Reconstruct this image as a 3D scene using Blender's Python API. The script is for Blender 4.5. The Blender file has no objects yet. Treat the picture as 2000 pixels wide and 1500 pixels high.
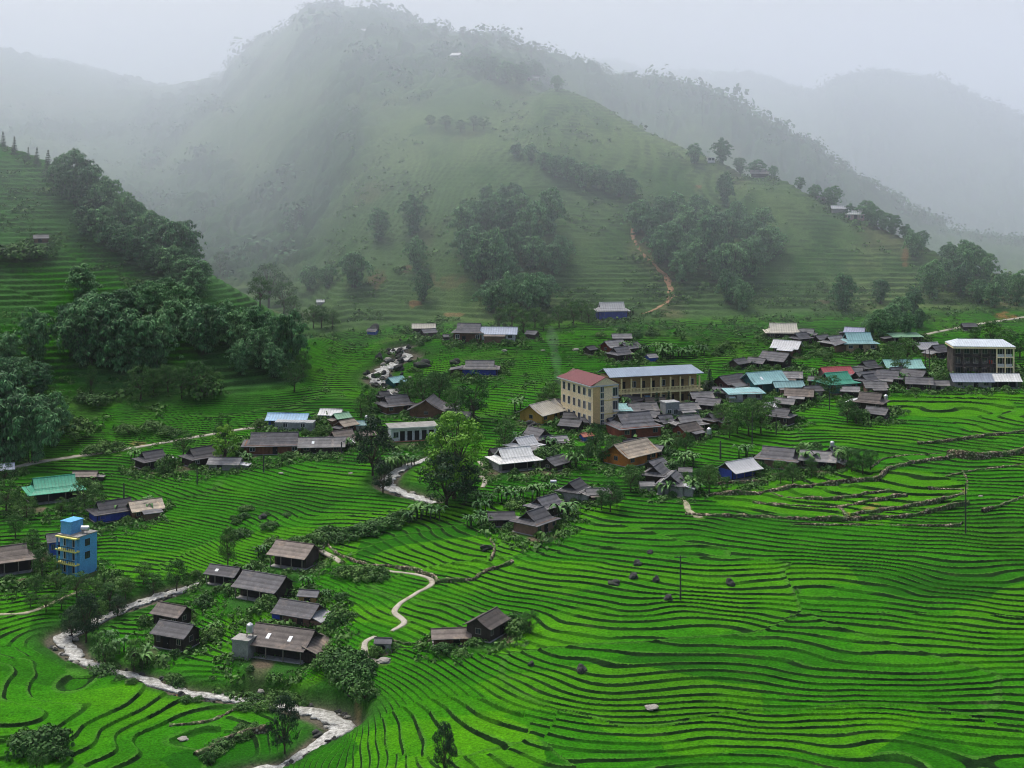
import bpy, bmesh, math, random
import numpy as np
from mathutils import Vector, Matrix

R = math.radians
S = bpy.context.scene
COL = S.collection

# ------------------------------------------------------------------ camera, sky, sun, exposure
F = 2747.0            # focal length in pixels of the 2000 x 1500 photograph
HOR = 280.0           # pixel row of the horizon
cam_d = bpy.data.cameras.new('camera')
cam_d.sensor_width = 36.0
cam_d.lens = 36.0 * F / 2000.0
cam_d.shift_y = -(750.0 - HOR) / 2000.0
cam_d.clip_start = 1.0
cam_d.clip_end = 12000.0
cam = bpy.data.objects.new('camera', cam_d)
cam.location = (0, 0, 0)
cam.rotation_euler = (R(90), 0, 0)
COL.objects.link(cam)
S.camera = cam

SUN_EL, SUN_AZ = 62.0, -35.0          # degrees; azimuth from +Y, positive to the east
world = bpy.data.worlds.new('World')
S.world = world
world.use_nodes = True
wn = world.node_tree
wn.nodes.clear()
w_out = wn.nodes.new('ShaderNodeOutputWorld')
w_bg = wn.nodes.new('ShaderNodeBackground')
w_sky = wn.nodes.new('ShaderNodeTexSky')
w_sky.sky_type = 'NISHITA'
w_sky.sun_disc = False
w_sky.sun_elevation = R(SUN_EL)
w_sky.sun_rotation = R(SUN_AZ)
w_sky.air_density = 1.0
w_sky.dust_density = 6.0
w_sky.ozone_density = 1.0
w_hsv = wn.nodes.new('ShaderNodeHueSaturation')
w_hsv.inputs['Saturation'].default_value = 0.92      # overcast: the blue is hidden by cloud
w_bg.inputs['Strength'].default_value = 0.13
wn.links.new(w_sky.outputs[0], w_hsv.inputs['Color'])
wn.links.new(w_hsv.outputs[0], w_bg.inputs['Color'])
wn.links.new(w_bg.outputs[0], w_out.inputs['Surface'])

sun_d = bpy.data.lights.new('sun', 'SUN')
sun_d.energy = 1.5
sun_d.angle = R(11)
sun_d.color = (1.0, 0.96, 0.90)
sun = bpy.data.objects.new('sun', sun_d)
el, az = R(SUN_EL), R(SUN_AZ)
sd = Vector((math.sin(az) * math.cos(el), math.cos(az) * math.cos(el), math.sin(el)))
sun.rotation_euler = sd.to_track_quat('Z', 'Y').to_euler()
sun.location = sd * 500
COL.objects.link(sun)

S.view_settings.view_transform = 'Standard'
S.view_settings.look = 'None'
S.view_settings.exposure = 0.62
S.view_settings.gamma = 1.0
S.render.engine = 'CYCLES'
S.cycles.use_denoising = True
S.cycles.filter_width = 1.0
S.cycles.max_bounces = 6
S.cycles.diffuse_bounces = 2
S.cycles.glossy_bounces = 2
S.cycles.transmission_bounces = 2
S.cycles.transparent_max_bounces = 6
S.cycles.volume_bounces = 3

# ------------------------------------------------------------------ noise
def _hash(ix, iy, seed):
    h = (ix.astype(np.int64) * 374761393 + iy.astype(np.int64) * 668265263 + seed * 974634777) & 0x7fffffff
    h = ((h ^ (h >> 13)) * 1274126177) & 0x7fffffff
    h = h ^ (h >> 16)
    return (h & 0xffff).astype(np.float32) / 65535.0

def vnoise(x, y, seed=0):
    """value noise in -1..1"""
    ix, iy = np.floor(x), np.floor(y)
    fx, fy = x - ix, y - iy
    fx = fx * fx * fx * (fx * (fx * 6 - 15) + 10)
    fy = fy * fy * fy * (fy * (fy * 6 - 15) + 10)
    a, b = _hash(ix, iy, seed), _hash(ix + 1, iy, seed)
    c, d = _hash(ix, iy + 1, seed), _hash(ix + 1, iy + 1, seed)
    return ((a + (b - a) * fx) * (1 - fy) + (c + (d - c) * fx) * fy) * 2 - 1

def fbm(x, y, octv=3, seed=0):
    s, amp, tot = 0.0, 1.0, 0.0
    for k in range(octv):
        s = s + amp * vnoise(x * 2 ** k + 17.3 * k, y * 2 ** k - 9.1 * k, seed + k)
        tot += amp
        amp *= 0.5
    return s / tot

def cells(x, y, seed):
    """nearest jittered lattice point: (random of the cell, second random, distance gap to the next cell)"""
    ix, iy = np.floor(x), np.floor(y)
    d1 = np.full(x.shape, 9e9, np.float32)
    d2 = d1.copy()
    r1 = np.zeros(x.shape, np.float32)
    r2 = np.zeros(x.shape, np.float32)
    for dx in (-1, 0, 1):
        for dy in (-1, 0, 1):
            jx, jy = ix + dx, iy + dy
            px = jx + 0.5 + 0.8 * (_hash(jx, jy, seed) - 0.5)
            py = jy + 0.5 + 0.8 * (_hash(jx, jy, seed + 5) - 0.5)
            d = (px - x) ** 2 + (py - y) ** 2
            near = d < d1
            d2 = np.where(near, d1, np.minimum(d2, d))
            r1 = np.where(near, _hash(jx, jy, seed + 9), r1)
            r2 = np.where(near, _hash(jx, jy, seed + 13), r2)
            d1 = np.where(near, d, d1)
    return r1, r2, np.sqrt(d2) - np.sqrt(d1)

def sstep(a, b, x):
    t = np.clip((x - a) / (b - a), 0, 1)
    return t * t * (3 - 2 * t)

def pchip(xk, yk, x):
    """monotone cubic interpolation, constant beyond the ends"""
    xk, yk = np.asarray(xk, float), np.asarray(yk, float)
    h = np.diff(xk)
    d = np.diff(yk) / h
    m = np.zeros(len(xk))
    m[0], m[-1] = d[0], d[-1]
    for i in range(1, len(xk) - 1):
        if d[i - 1] * d[i] > 0:
            w1, w2 = 2 * h[i] + h[i - 1], h[i] + 2 * h[i - 1]
            m[i] = (w1 + w2) / (w1 / d[i - 1] + w2 / d[i])
    x = np.clip(x, xk[0], xk[-1])
    i = np.clip(np.searchsorted(xk, x, side='right') - 1, 0, len(h) - 1)
    t = (x - xk[i]) / h[i]
    t2, t3 = t * t, t * t * t
    return ((2 * t3 - 3 * t2 + 1) * yk[i] + (t3 - 2 * t2 + t) * h[i] * m[i]
            + (-2 * t3 + 3 * t2) * yk[i + 1] + (t3 - t2) * h[i] * m[i + 1])

# ------------------------------------------------------------------ materials
MATS = {}
def nodes_of(name):
    m = bpy.data.materials.new(name)
    m.use_nodes = True
    n = m.node_tree.nodes
    n.clear()
    out = n.new('ShaderNodeOutputMaterial')
    b = n.new('ShaderNodeBsdfPrincipled')
    m.node_tree.links.new(b.outputs[0], out.inputs['Surface'])
    return m, n, m.node_tree.links, b

def noise_node(n, l, scale, detail=3.0, rough=0.6, vec=None):
    t = n.new('ShaderNodeTexNoise')
    t.inputs['Scale'].default_value = scale
    t.inputs['Detail'].default_value = detail
    t.inputs['Roughness'].default_value = rough
    if vec is not None:
        l.new(vec, t.inputs['Vector'])
    return t

def ramp(n, l, fac, stops):
    r = n.new('ShaderNodeValToRGB')
    r.color_ramp.elements[0].position, r.color_ramp.elements[-1].position = stops[0][0], stops[-1][0]
    for p, _ in stops[1:-1]:
        r.color_ramp.elements.new(p)
    for e, (p, c) in zip(r.color_ramp.elements, stops):
        e.position = p
        e.color = (*c, 1)
    l.new(fac, r.inputs[0])
    return r

def mixc(n, l, kind, fac, a, b):
    m = n.new('ShaderNodeMix')
    m.data_type = 'RGBA'
    m.blend_type = kind
    for sock, v in ((m.inputs[0], fac), (m.inputs[6], a), (m.inputs[7], b)):
        if hasattr(v, 'is_linked'):
            l.new(v, sock)
        elif isinstance(v, (int, float)):
            sock.default_value = v
        else:
            sock.default_value = (*v, 1)
    return m.outputs[2]

def bump(n, l, b, height, strength=0.5, dist=0.1):
    k = n.new('ShaderNodeBump')
    k.inputs['Strength'].default_value = strength
    k.inputs['Distance'].default_value = dist
    l.new(height, k.inputs['Height'])
    l.new(k.outputs[0], b.inputs['Normal'])

def mat_plain(name, c, var=0.25, scale=1.2, rough=0.85, dirt=None, spec=0.2, metallic=0.0):
    """a weathered surface: two scales of noise over one colour, optional patches of a second colour"""
    if name in MATS:
        return MATS[name]
    m, n, l, b = nodes_of(name)
    tc = n.new('ShaderNodeTexCoord')
    t1 = noise_node(n, l, scale, 4, 0.65, tc.outputs['Object'])
    t2 = noise_node(n, l, scale * 9, 2, 0.6, tc.outputs['Object'])
    lo = tuple(max(0, x * (1 - var)) for x in c)
    hi = tuple(min(1, x * (1 + var)) for x in c)
    r1 = ramp(n, l, t1.outputs[0], [(0.3, lo), (0.7, hi)])
    col = mixc(n, l, 'MULTIPLY', 0.5, r1.outputs[0], ramp(n, l, t2.outputs[0], [(0.3, (0.55, 0.55, 0.55)), (0.7, (1.25, 1.25, 1.25))]).outputs[0])
    if dirt:
        t3 = noise_node(n, l, scale * 0.7, 5, 0.7, tc.outputs['Object'])
        f = ramp(n, l, t3.outputs[0], [(0.5, (0, 0, 0)), (0.68, (1, 1, 1))])
        col = mixc(n, l, 'MIX', f.outputs[0], col, dirt)
    l.new(col, b.inputs['Base Color'])
    b.inputs['Roughness'].default_value = rough
    b.inputs['Specular IOR Level'].default_value = spec
    b.inputs['Metallic'].default_value = metallic
    MATS[name] = m
    return m

def mat_ribbed(name, c, pitch=0.25, axis=0, var=0.25, rough=0.6, dirt=None, depth=0.5):
    """corrugated sheet, planks or tile courses: bands along one local axis plus stains"""
    if name in MATS:
        return MATS[name]
    m, n, l, b = nodes_of(name)
    tc = n.new('ShaderNodeTexCoord')
    w = n.new('ShaderNodeTexWave')
    w.wave_type = 'BANDS'
    w.bands_direction = 'XYZ'[axis]
    w.inputs['Scale'].default_value = 1.0 / pitch / 3.2
    w.inputs['Distortion'].default_value = 0.6
    w.inputs['Detail'].default_value = 2
    l.new(tc.outputs['Object'], w.inputs['Vector'])
    t1 = noise_node(n, l, 0.55, 5, 0.7, tc.outputs['Object'])
    t2 = noise_node(n, l, 5.0, 3, 0.7, tc.outputs['Object'])
    lo = tuple(x * (1 - var) for x in c)
    hi = tuple(min(1, x * (1 + var)) for x in c)
    r1 = ramp(n, l, t1.outputs[0], [(0.32, lo), (0.68, hi)])
    oi = n.new('ShaderNodeObjectInfo'); mr = n.new('ShaderNodeMapRange'); hs = n.new('ShaderNodeHueSaturation')
    l.new(oi.outputs['Random'], mr.inputs[0]); mr.inputs[3].default_value = 0.72; mr.inputs[4].default_value = 1.35
    r2 = ramp(n, l, w.outputs[0], [(0.0, (1 - depth,) * 3), (0.55, (1.08,) * 3)])
    col = mixc(n, l, 'MULTIPLY', 0.6, r1.outputs[0], r2.outputs[0])
    col = mixc(n, l, 'MULTIPLY', 0.45, col, ramp(n, l, t2.outputs[0], [(0.3, (0.5,) * 3), (0.7, (1.3,) * 3)]).outputs[0])
    if dirt:
        t3 = noise_node(n, l, 0.35, 5, 0.75, tc.outputs['Object'])
        f = ramp(n, l, t3.outputs[0], [(0.54, (0, 0, 0)), (0.72, (0.8, 0.8, 0.8))])
        col = mixc(n, l, 'MIX', f.outputs[0], col, dirt)
    l.new(mr.outputs[0], hs.inputs['Value']); l.new(col, hs.inputs['Color'])
    l.new(hs.outputs[0], b.inputs['Base Color'])
    b.inputs['Roughness'].default_value = rough
    b.inputs['Specular IOR Level'].default_value = 0.25
    bump(n, l, b, w.outputs[0], 0.4, 0.05)
    MATS[name] = m
    return m

# ------------------------------------------------------------------ object helpers
def tag(o, label=None, cat=None, group=None, kind=None):
    if label: o['label'] = label
    if cat: o['category'] = cat
    if group: o['group'] = group
    if kind: o['kind'] = kind
    return o

def empty(name, loc=(0, 0, 0), rz=0.0):
    o = bpy.data.objects.new(name, None)
    o.location = loc
    o.rotation_euler = (0, 0, rz)
    o.empty_display_size = 0.5
    COL.objects.link(o)
    return o

class MB:
    """collects faces, builds ONE mesh object"""
    def __init__(s):
        s.v, s.f, s.m = [], [], []
    def add(s, vs, fs, mi=0):
        b = len(s.v)
        s.v.extend(tuple(p) for p in vs)
        s.f.extend(tuple(b + i for i in q) for q in fs)
        s.m.extend([mi] * len(fs))
    def box(s, x0, x1, y0, y1, z0, z1, mi=0):
        s.add([(x0, y0, z0), (x1, y0, z0), (x1, y1, z0), (x0, y1, z0), (x0, y0, z1), (x1, y0, z1), (x1, y1, z1), (x0, y1, z1)],
              [(0, 3, 2, 1), (4, 5, 6, 7), (0, 1, 5, 4), (1, 2, 6, 5), (2, 3, 7, 6), (3, 0, 4, 7)], mi)
    def bar(s, a, b, r0, r1=None, n=6, mi=0):
        a, b = Vector(a), Vector(b)
        r1 = r0 if r1 is None else r1
        d = (b - a).normalized()
        u = d.orthogonal().normalized()
        w = d.cross(u)
        vs = []
        for p, r in ((a, r0), (b, r1)):
            for k in range(n):
                t = 2 * math.pi * k / n
                vs.append(p + (u * math.cos(t) + w * math.sin(t)) * r)
        s.add(vs, [(k, (k + 1) % n, n + (k + 1) % n, n + k) for k in range(n)] + [tuple(range(n - 1, -1, -1)), tuple(range(n, 2 * n))], mi)
    def build(s, name, mat, parent=None, smooth=False):
        me = bpy.data.meshes.new(name)
        me.from_pydata(s.v, [], s.f)
        for m in (mat if isinstance(mat, (list, tuple)) else [mat]):
            me.materials.append(m)
        if any(s.m):
            me.polygons.foreach_set('material_index', s.m)
        if smooth:
            me.polygons.foreach_set('use_smooth', [True] * len(s.f))
        me.update()
        o = bpy.data.objects.new(name, me)
        COL.objects.link(o)
        if parent is not None:
            o.parent = parent
        return o

def mesh_from_arrays(name, co, quads, mats, smooth=True):
    me = bpy.data.meshes.new(name)
    me.vertices.add(len(co))
    me.vertices.foreach_set('co', np.ascontiguousarray(co, np.float32).ravel())
    q = np.ascontiguousarray(quads, np.int32)
    k = q.shape[1]
    me.loops.add(q.size)
    me.loops.foreach_set('vertex_index', q.ravel())
    me.polygons.add(len(q))
    me.polygons.foreach_set('loop_start', np.arange(0, q.size, k, dtype=np.int32))
    if smooth:
        me.polygons.foreach_set('use_smooth', np.ones(len(q), bool))
    for m in mats:
        me.materials.append(m)
    me.update(calc_edges=True)
    return me
HAZE, HAZE_TOP = 0.00004, 115.0
CLOUDS = [(lambda x: 425 + 0 * x, 0.30, 18, 0.0020), (lambda x: 600 + 0.12 * x, 0.7, 60, 0.0011)]
# buildings: column, row of the front foot, width in photo pixels, turn in degrees (negative shows the right-hand gable), roof kind, depth ratio, wall height, wall, roof, extras, label
# extras: o open porch with posts, w windows, d door, s skylights, T blue tarp on the gable, l lean-to on the right, k low block beside it, p pale ridge strip
HOUSES = [
 (112,1086,70,25,'gable',.7,3.0,'blue','dark','l','dark roofed house with a raised pale roof panel behind the blue tower house'),
 (0,1128,116,28,'hip',.8,2.7,'darkwood','taupe','o','taupe hip roofed open shed on a white post beside the blue tower house'),
 (210,1024,98,34,'hip',.6,2.6,'bluetarp','dark','','long dark roofed house with a blue tarp wall below the green roofed house'),
 (275,1014,66,30,'gable',.8,2.6,'wood','tan','','pale tan roofed annex at the upper end of the blue tarp house'),
 (88,986,116,28,'hip',.7,3.0,'darkwood','green','o','bright green hip roofed house with bamboo props on the slope'),
 (163,941,39,4,'gable',.5,1.8,'wood','taupe','','small tan roofed field shed in the paddies below the dirt road'),
 (-2,934,42,20,'gable',.7,2.6,'wood','bluegrey','','blue grey roofed wooden house at the lower end of the road'),
 (289,918,70,42,'hip',.8,2.6,'darkwood','dark','','dark hip roofed house beside the round bush under the road'),
 (385,914,80,42,'hip',.75,2.6,'darkwood','dark','w','dark steep roofed house with white washing and bins in its yard'),
 (437,918,54,-6,'gable',.5,1.9,'concrete','grey','','low grey lean-to shed at the end of the dark steep roofed house'),
 (570,1114,106,-24,'gable',.8,2.6,'darkwood','taupe','o','brownish roofed farmhouse with a cluttered open front, topmost of the stream side hamlet'),
 (434,1147,80,-22,'gable',.62,2.2,'darkwood','slate','os','slate roofed farmhouse with one skylight above the stream bend'),
 (508,1180,124,-26,'gable',.75,2.4,'darkwood','slate','o','big slate roofed farmhouse with a small water tank at its front'),
 (602,1178,46,-12,'gable',.7,2.0,'mustardclay','slate','','tiny ochre walled hut beside the big slate roofed farmhouse'),
 (329,1228,84,-26,'gable',.75,2.3,'darkwood','brown','','brown roofed barn standing just above another dark barn by the stream'),
 (336,1272,98,-24,'gable',.75,2.6,'darkwood','slate','','dark slate barn half hidden by bushes above the white stream'),
 (579,1223,108,-24,'gable',.7,2.3,'brick','slate','lT','grey roofed farmhouse with a pale lean-to and a scrap of blue tarp'),
 (548,1296,152,-20,'gable',.7,2.5,'darkwood','brown','osl','long brown roofed farmhouse with skylights beside the concrete cistern'),
 (950,1256,92,60,'gable',.8,2.4,'darkwood','brown','','lone gabled brown house among the lower terraces'),
 (880,1264,80,6,'gable',.55,1.6,'wood','taupe','','low flat roofed pigsty joined to the lone gabled brown house'),
 (748,1274,36,-6,'gable',.6,1.9,'concrete','slate','','small slate roofed hut by the end of the white footpath'),
 (1046,1047,90,52,'hip',.85,2.8,'brick','slate','','brick walled dark roofed house nearest the open terraces'),
 (1068,1012,82,46,'hip',.7,2.5,'darkwood','slate','','steep slate roofed house tucked behind the brick walled house'),
 (1124,982,64,60,'hip',.8,2.6,'concrete','dark','w','dark gabled house with grey plank front above the brick walled house'),
 (1168,978,44,14,'gable',.6,2.0,'darkwood','grey','','grey lean-to roof joining the grey plank fronted house'),
 (979,1031,44,4,'gable',.7,2.2,'darkwood','dark','','black thatched hut beside the banana plants and brick walled house'),
 (1004,922,100,24,'hip',.75,2.7,'concrete','white','o','white hip roofed house with grey walls beside the tall trees'),
 (1024,892,74,40,'hip',.8,2.6,'darkwood','light','','pale swept roof house right behind the white hip roofed house'),
 (970,897,32,30,'gable',.8,2.2,'darkwood','dark','','small dark roof squeezed behind the white hip roofed house'),
 (1085,922,54,48,'gable',.8,2.0,'darkwood','slate','','small dark gabled barn next to the white hip roofed house'),
 (1236,913,108,44,'gable',.75,3.0,'orange','tan','','new orange plank house under a broad tan roof'),
 (1231,882,38,40,'gable',.8,2.2,'bluetarp','dark','','dark roof with a blue gable just behind the orange plank house'),
 (1278,894,46,-30,'gable',.8,2.2,'darkwood','slate','','dark shed roof at the upper corner of the orange plank house'),
 (1283,926,48,48,'gable',.8,2.2,'darkwood','slate','','dark gable below the orange plank house, uppermost of three steep gables'),
 (1287,946,58,66,'hip',.8,2.3,'darkwood','slate','','steep dark gable with something pink in it, second of three gables'),
 (1319,969,62,70,'hip',.9,2.8,'concrete','slate','','dark gabled house on pale concrete walls, lowest of three gables'),
 (1264,959,26,8,'gable',.7,1.8,'concrete','grey','','tiny concrete hut below the steep dark gables'),
 (1340,931,24,-10,'gable',.7,1.8,'concrete','grey','','little grey shed among bushes behind the steep dark gables'),
 (1449,940,84,36,'gable',.75,2.6,'bluetarp','light','o','pale metal roofed house with a blue tarp gable above the stone walls'),
 (1241,858,104,22,'hip',.8,3.1,'redwood','slate','','large dark hip roofed house with red plank walls'),
 (1199,836,34,45,'gable',.8,2.0,'darkwood','slate','','small dark gable between the teal lean-to and the red plank house'),
 (1348,846,72,24,'hip',.7,2.5,'darkwood','grey','','patchy grey roofed house uphill from the red gabled house'),
 (1345,859,54,40,'gable',.8,2.6,'redwood','brown','','brown roofed house with a red gable and a round tank'),
 (1399,837,50,44,'hip',.7,2.6,'wood','slate','','small swept roof house with a white tank above the terraces'),
 (1342,815,46,18,'gable',.7,2.6,'concrete','grey','w','grey concrete house with a pale roof and lean-to'),
 (1310,817,34,20,'flat',.8,5.2,'cement','cement','w','two storey grey cement box with one white window'),
 (1388,807,48,-24,'gable',.75,2.5,'darkwood','slate','','slate roofed house beyond the grey cement box'),
 (1236,800,52,40,'gable',.8,2.4,'wood','brown','','brown gabled house at the foot of the yellow school'),
 (1256,791,26,8,'gable',.7,2.6,'concrete','blue','','little pale blue roof in front of the long yellow school'),
 (1280,798,34,6,'gable',.6,2.6,'redwood','brown','','low red walled shed in front of the long yellow school'),
 (1195,824,72,8,'shed',.6,3.6,'cement','teal','','long bare cement building with a teal roof edge before the school'),
 (1256,816,54,14,'gable',.7,2.3,'concrete','grey','','grey roofed house with a teal strip beside the bare cement building'),
 (1273,827,42,-30,'gable',.8,2.2,'darkwood','slate','','dark roof patched with pale sheets above the red plank house'),
 (1060,828,90,52,'gable',.75,3.0,'mustard','cream','','mustard gabled house under a cream roof beside the school'),
 (1087,808,52,-26,'hip',.8,2.6,'darkwood','dark','','dark hip roofed house against the side of the yellow school'),
 (1049,874,76,-48,'hip',.85,2.6,'brick','slate','','dark swept roof house with a brick porch below the mustard house'),
 (1117,846,44,-24,'gable',.8,2.2,'darkwood','slate','','dark roofed shed with a white sheet below the school corner'),
 (1124,824,40,-10,'gable',.6,2.0,'concrete','slate','','low slate roof beside the foot of the yellow school'),
 (1145,861,26,34,'gable',.7,1.8,'blue','tinred','','little rusty red tin roof over a blue wall'),
 (1200,691,48,36,'gable',.8,2.4,'redwood','grey','','grey roof with a reddish gable in the hamlet above the school'),
 (1214,706,50,34,'hip',.8,2.4,'darkwood','slate','','dark swept roof, lowest house of the hamlet above the school'),
 (1232,693,42,38,'gable',.8,2.4,'darkwood','slate','','dark roof on the downhill side of the reddish gabled house'),
 (1153,692,26,46,'gable',.9,2.0,'darkwood','dark','','black thatched hut at the edge of the hamlet above the school'),
 (1273,707,24,30,'gable',.9,1.8,'blue','grey','','tiny hut with a blue wall among the banana plants'),
 (1196,625,62,6,'hip',.7,2.9,'bluetarp','light','','pale roofed house with a blue wall at the foot of the mountain'),
 (1215,669,32,4,'gable',.6,2.0,'darkwood','grey','','faint grey roof showing through trees above the hamlet'),
 (916,671,56,-8,'hip',.8,4.0,'wood','slate','w','brown timber house with a dark hip roof beside the white building'),
 (974,668,60,-4,'gable',.5,3.2,'white','bluegrey','wd','long white walled building with a blue grey roof'),
 (1040,662,26,-34,'gable',.8,2.2,'darkwood','slate','','little dark roof to the side of the white walled building'),
 (827,651,38,4,'gable',.5,2.0,'darkwood','cream','','pale roofed hut above the boulder stream'),
 (836,661,30,30,'gable',.7,2.2,'darkwood','slate','','slate roofed hut just below the pale roofed hut'),
 (872,664,15,20,'gable',.7,1.6,'darkwood','grey','','tiny dark hut near the brown timber house'),
 (937,733,62,-2,'hip',.55,2.4,'bluetarp','grey','','low grey roofed hut hung with a bright blue tarp'),
 (771,753,38,46,'gable',.8,2.6,'tealwall','teal','','teal tin hut beside the boulder strewn cascade'),
 (770,809,76,30,'hip',.8,2.6,'wood','slate','','dark hip roofed wooden house with a small front gable below the cascade'),
 (748,786,30,30,'hip',.8,2.4,'darkwood','slate','','dark roof corner behind the wooden house below the cascade'),
 (837,817,58,80,'gable',1.1,2.6,'wood','slate','','dark house turning its tall plank gable to the valley'),
 (881,808,26,6,'gable',.7,2.2,'concrete','grey','w','grey concrete shed beside the tall plank gable'),
 (560,833,74,-6,'gable',.4,2.6,'blue','blue','','long sky blue roofed shed on the dirt road'),
 (574,842,76,-4,'flat',.35,2.2,'cement','cement','','unfinished grey concrete walls in front of the blue roofed shed'),
 (645,826,40,-10,'gable',.7,2.6,'white','white','','white roofed house up behind the faded green roof'),
 (664,832,36,38,'gable',.8,2.6,'darkwood','mossgreen','','faded green roof beside the white roofed house'),
 (674,848,40,48,'gable',.8,2.6,'wood','tan','','tan roofed wooden gable below the faded green roof'),
 (664,872,70,34,'hip',.8,2.6,'darkwood','taupe','','brown swept roof house below the tan wooden gable'),
 (626,885,82,4,'gable',.5,2.3,'darkwood','grey','s','grey roofed wooden house patched with a white strip beside the longhouse'),
 (531,888,112,5,'hip',.5,2.7,'woodred','slate','w','long dark hip roofed timber house above the striped paddies'),
 (697,841,30,10,'gable',.7,2.2,'concrete','teal','','small teal roof between the trees by the white terrace building'),
 (1534,663,60,-4,'hip',.7,2.4,'darkwood','cream','','cream hip roofed house highest in the upper hamlet'),
 (1568,675,42,34,'hip',.7,2.4,'darkwood','slate','','dark roofed house below the cream hip roof'),
 (1543,696,56,-28,'gable',.8,2.6,'wood','light','','pale roofed house with a warm open gable in the upper hamlet'),
 (1635,683,52,32,'hip',.7,2.4,'darkwood','grey','w','grey roofed dark walled house beside the teal hip roof'),
 (1674,664,38,-24,'gable',.7,2.8,'concrete','lilac','','lilac grey roofed house behind the teal hip roof'),
 (1682,689,58,4,'hip',.85,3.2,'creamwood','teal','w','teal hip roofed house with cream walls on posts'),
 (1446,721,36,40,'gable',.8,2.2,'darkwood','slate','','low dark gable half buried in bananas'),
 (1482,720,38,-34,'gable',.8,2.2,'darkwood','slate','','low dark roof touching the barn with a black gable'),
 (1521,720,60,-38,'gable',.85,2.8,'darkwood','slate','','barn with a big black plank gable above the town roofs'),
 (1432,766,70,36,'gable',.75,2.8,'plum','slate','','slate roofed house with a plum brown gable by the teal workshops'),
 (1499,769,84,20,'gable',.8,3.4,'tealwall','teal','s','large teal workshop roof striped with pale sheets'),
 (1542,771,50,6,'gable',.5,2.6,'tealwall','teal','w','small dark teal cabin with white windows in front of the workshop'),
 (1547,751,42,-10,'gable',.7,2.6,'concrete','grey','','grey roof at the back of the teal workshop'),
 (1467,773,40,16,'shed',.6,2.4,'concrete','white','','white sheet lean-to below the slate roof and teal workshop'),
 (1456,786,64,10,'shed',.5,2.8,'cement','teal','','long low teal roof at the front of the workshops'),
 (1566,789,52,-16,'gable',.7,2.6,'darkwood','taupe','','tan brown roofed house below the small dark teal cabin'),
 (1537,801,40,-26,'gable',.7,2.2,'darkwood','grey','','grey roof among yellow green bushes below the workshops'),
 (1531,831,52,-34,'hip',.8,2.6,'darkwood','slate','','dark swept roof house at the edge of the terraces'),
 (1638,748,58,14,'gable',.7,2.8,'pink','red','','bright red roofed house in the crowded town row'),
 (1641,769,80,22,'hip',.8,3.2,'paleteal','green','','bright green hip roofed house in front of the red roof'),
 (1702,734,46,30,'hip',.8,2.6,'darkwood','slate','','dark gablet roof highest behind the crowded town row'),
 (1672,741,36,-24,'gable',.8,2.6,'darkwood','slate','','dark roof wedged between the red roof and the highest gablet'),
 (1697,756,50,26,'gable',.8,2.8,'darkwood','slate','','first of two long dark roofs beyond the green hip roof'),
 (1741,755,56,-20,'hip',.7,2.8,'darkwood','slate','','long dark roof sweeping down from the crowded town row'),
 (1700,761,44,34,'hip',.8,2.6,'darkwood','slate','','dark gablet roof in front of the long dark roofs'),
 (1712,770,38,4,'gable',.7,2.6,'brick','grey','d','brown plank house with a grey roof and a pale cistern'),
 (1709,804,70,-30,'hip',.85,2.6,'darkwood','brown','','brown gablet roof house alone on the bright terraces'),
 (1720,823,46,-36,'gable',.8,2.2,'darkwood','slate','','steep dark roof in front of the brown gablet roof house'),
 (1793,753,52,-40,'gable',.9,2.8,'darkwood','slate','','dark roof with a plank gable beside the small green tarps'),
 (1801,763,48,-14,'gable',.7,2.2,'darkwood','slate','','low dark roof with poles in front of the plank gable'),
 (1902,759,64,-2,'gable',.5,2.6,'concrete','bluegrey','','long blue grey roof under the burnt looking tall building'),
 (1960,758,58,-2,'gable',.55,2.6,'concrete','white','o','white ribbed roof under the tall building with yellow balconies'),
 (1872,759,28,30,'gable',.8,2.4,'concrete','grey','','small grey shed at the end of the blue grey roof'),
 (1815,693,46,16,'gable',.7,2.6,'darkwood','light','','pale roofed house uphill beside the tall dark building'),
 (1839,700,46,30,'hip',.8,2.4,'darkwood','slate','','dark roofed house between the pale roof and the tall building'),
 (1772,673,52,8,'shed',.5,3.0,'concrete','mossgreen','o','open shed with a flat greenish roof by the pale road'),
 (1895,645,24,4,'gable',.7,1.8,'darkwood','slate','','tiny dark hut astride the pale mountain road'),
 (1768,731,64,6,'gable',.6,2.2,'darkwood','paleteal','','pale teal sheet roof seen through tree branches'),
 (1529,919,94,-24,'hip',.7,2.5,'brick','slate','','dark roofed house hidden by bushes beside the terraces'),
 (1606,917,68,-20,'gable',.7,2.4,'darkwood','grey','l','grey roofed house with a white lean-to among the bananas'),
 (1630,896,32,46,'hip',.8,2.2,'darkwood','slate','','small dark gablet under a white tank in the bananas'),
 (1675,429,46,-14,'hip',.8,2.5,'pinkish','white','w','pink walled house with a white roof alone on the ridge'),
 (1639,415,30,-4,'gable',.6,2.2,'concrete','light','','pale roofed hut above the pink walled ridge house'),
 (1389,316,17,4,'flat',.8,2.6,'white','white','','white box shaped hut on the misty hillside'),
 (1486,341,40,-6,'gable',.6,1.8,'darkwood','grey','','long grey roof faint on the misty ridge'),
 (891,130,28,-28,'gable',.8,1.6,'concrete','light','','pale roof high on the misty mountain below the trees'),
 (1080,172,28,-20,'gable',.9,1.6,'concrete','light','','bright pale roof on the shoulder of the misty mountain'),
 (1038,166,34,-4,'gable',.5,1.6,'concrete','grey','','faint grey roof beside the pale roof on the mountain shoulder'),
 (1604,384,20,12,'gable',.6,1.6,'concrete','grey','','faint small roof under the ridge bamboo'),
 (715,74,22,6,'gable',.6,1.6,'concrete','light','','barely visible roof near the mist covered summit'),
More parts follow.
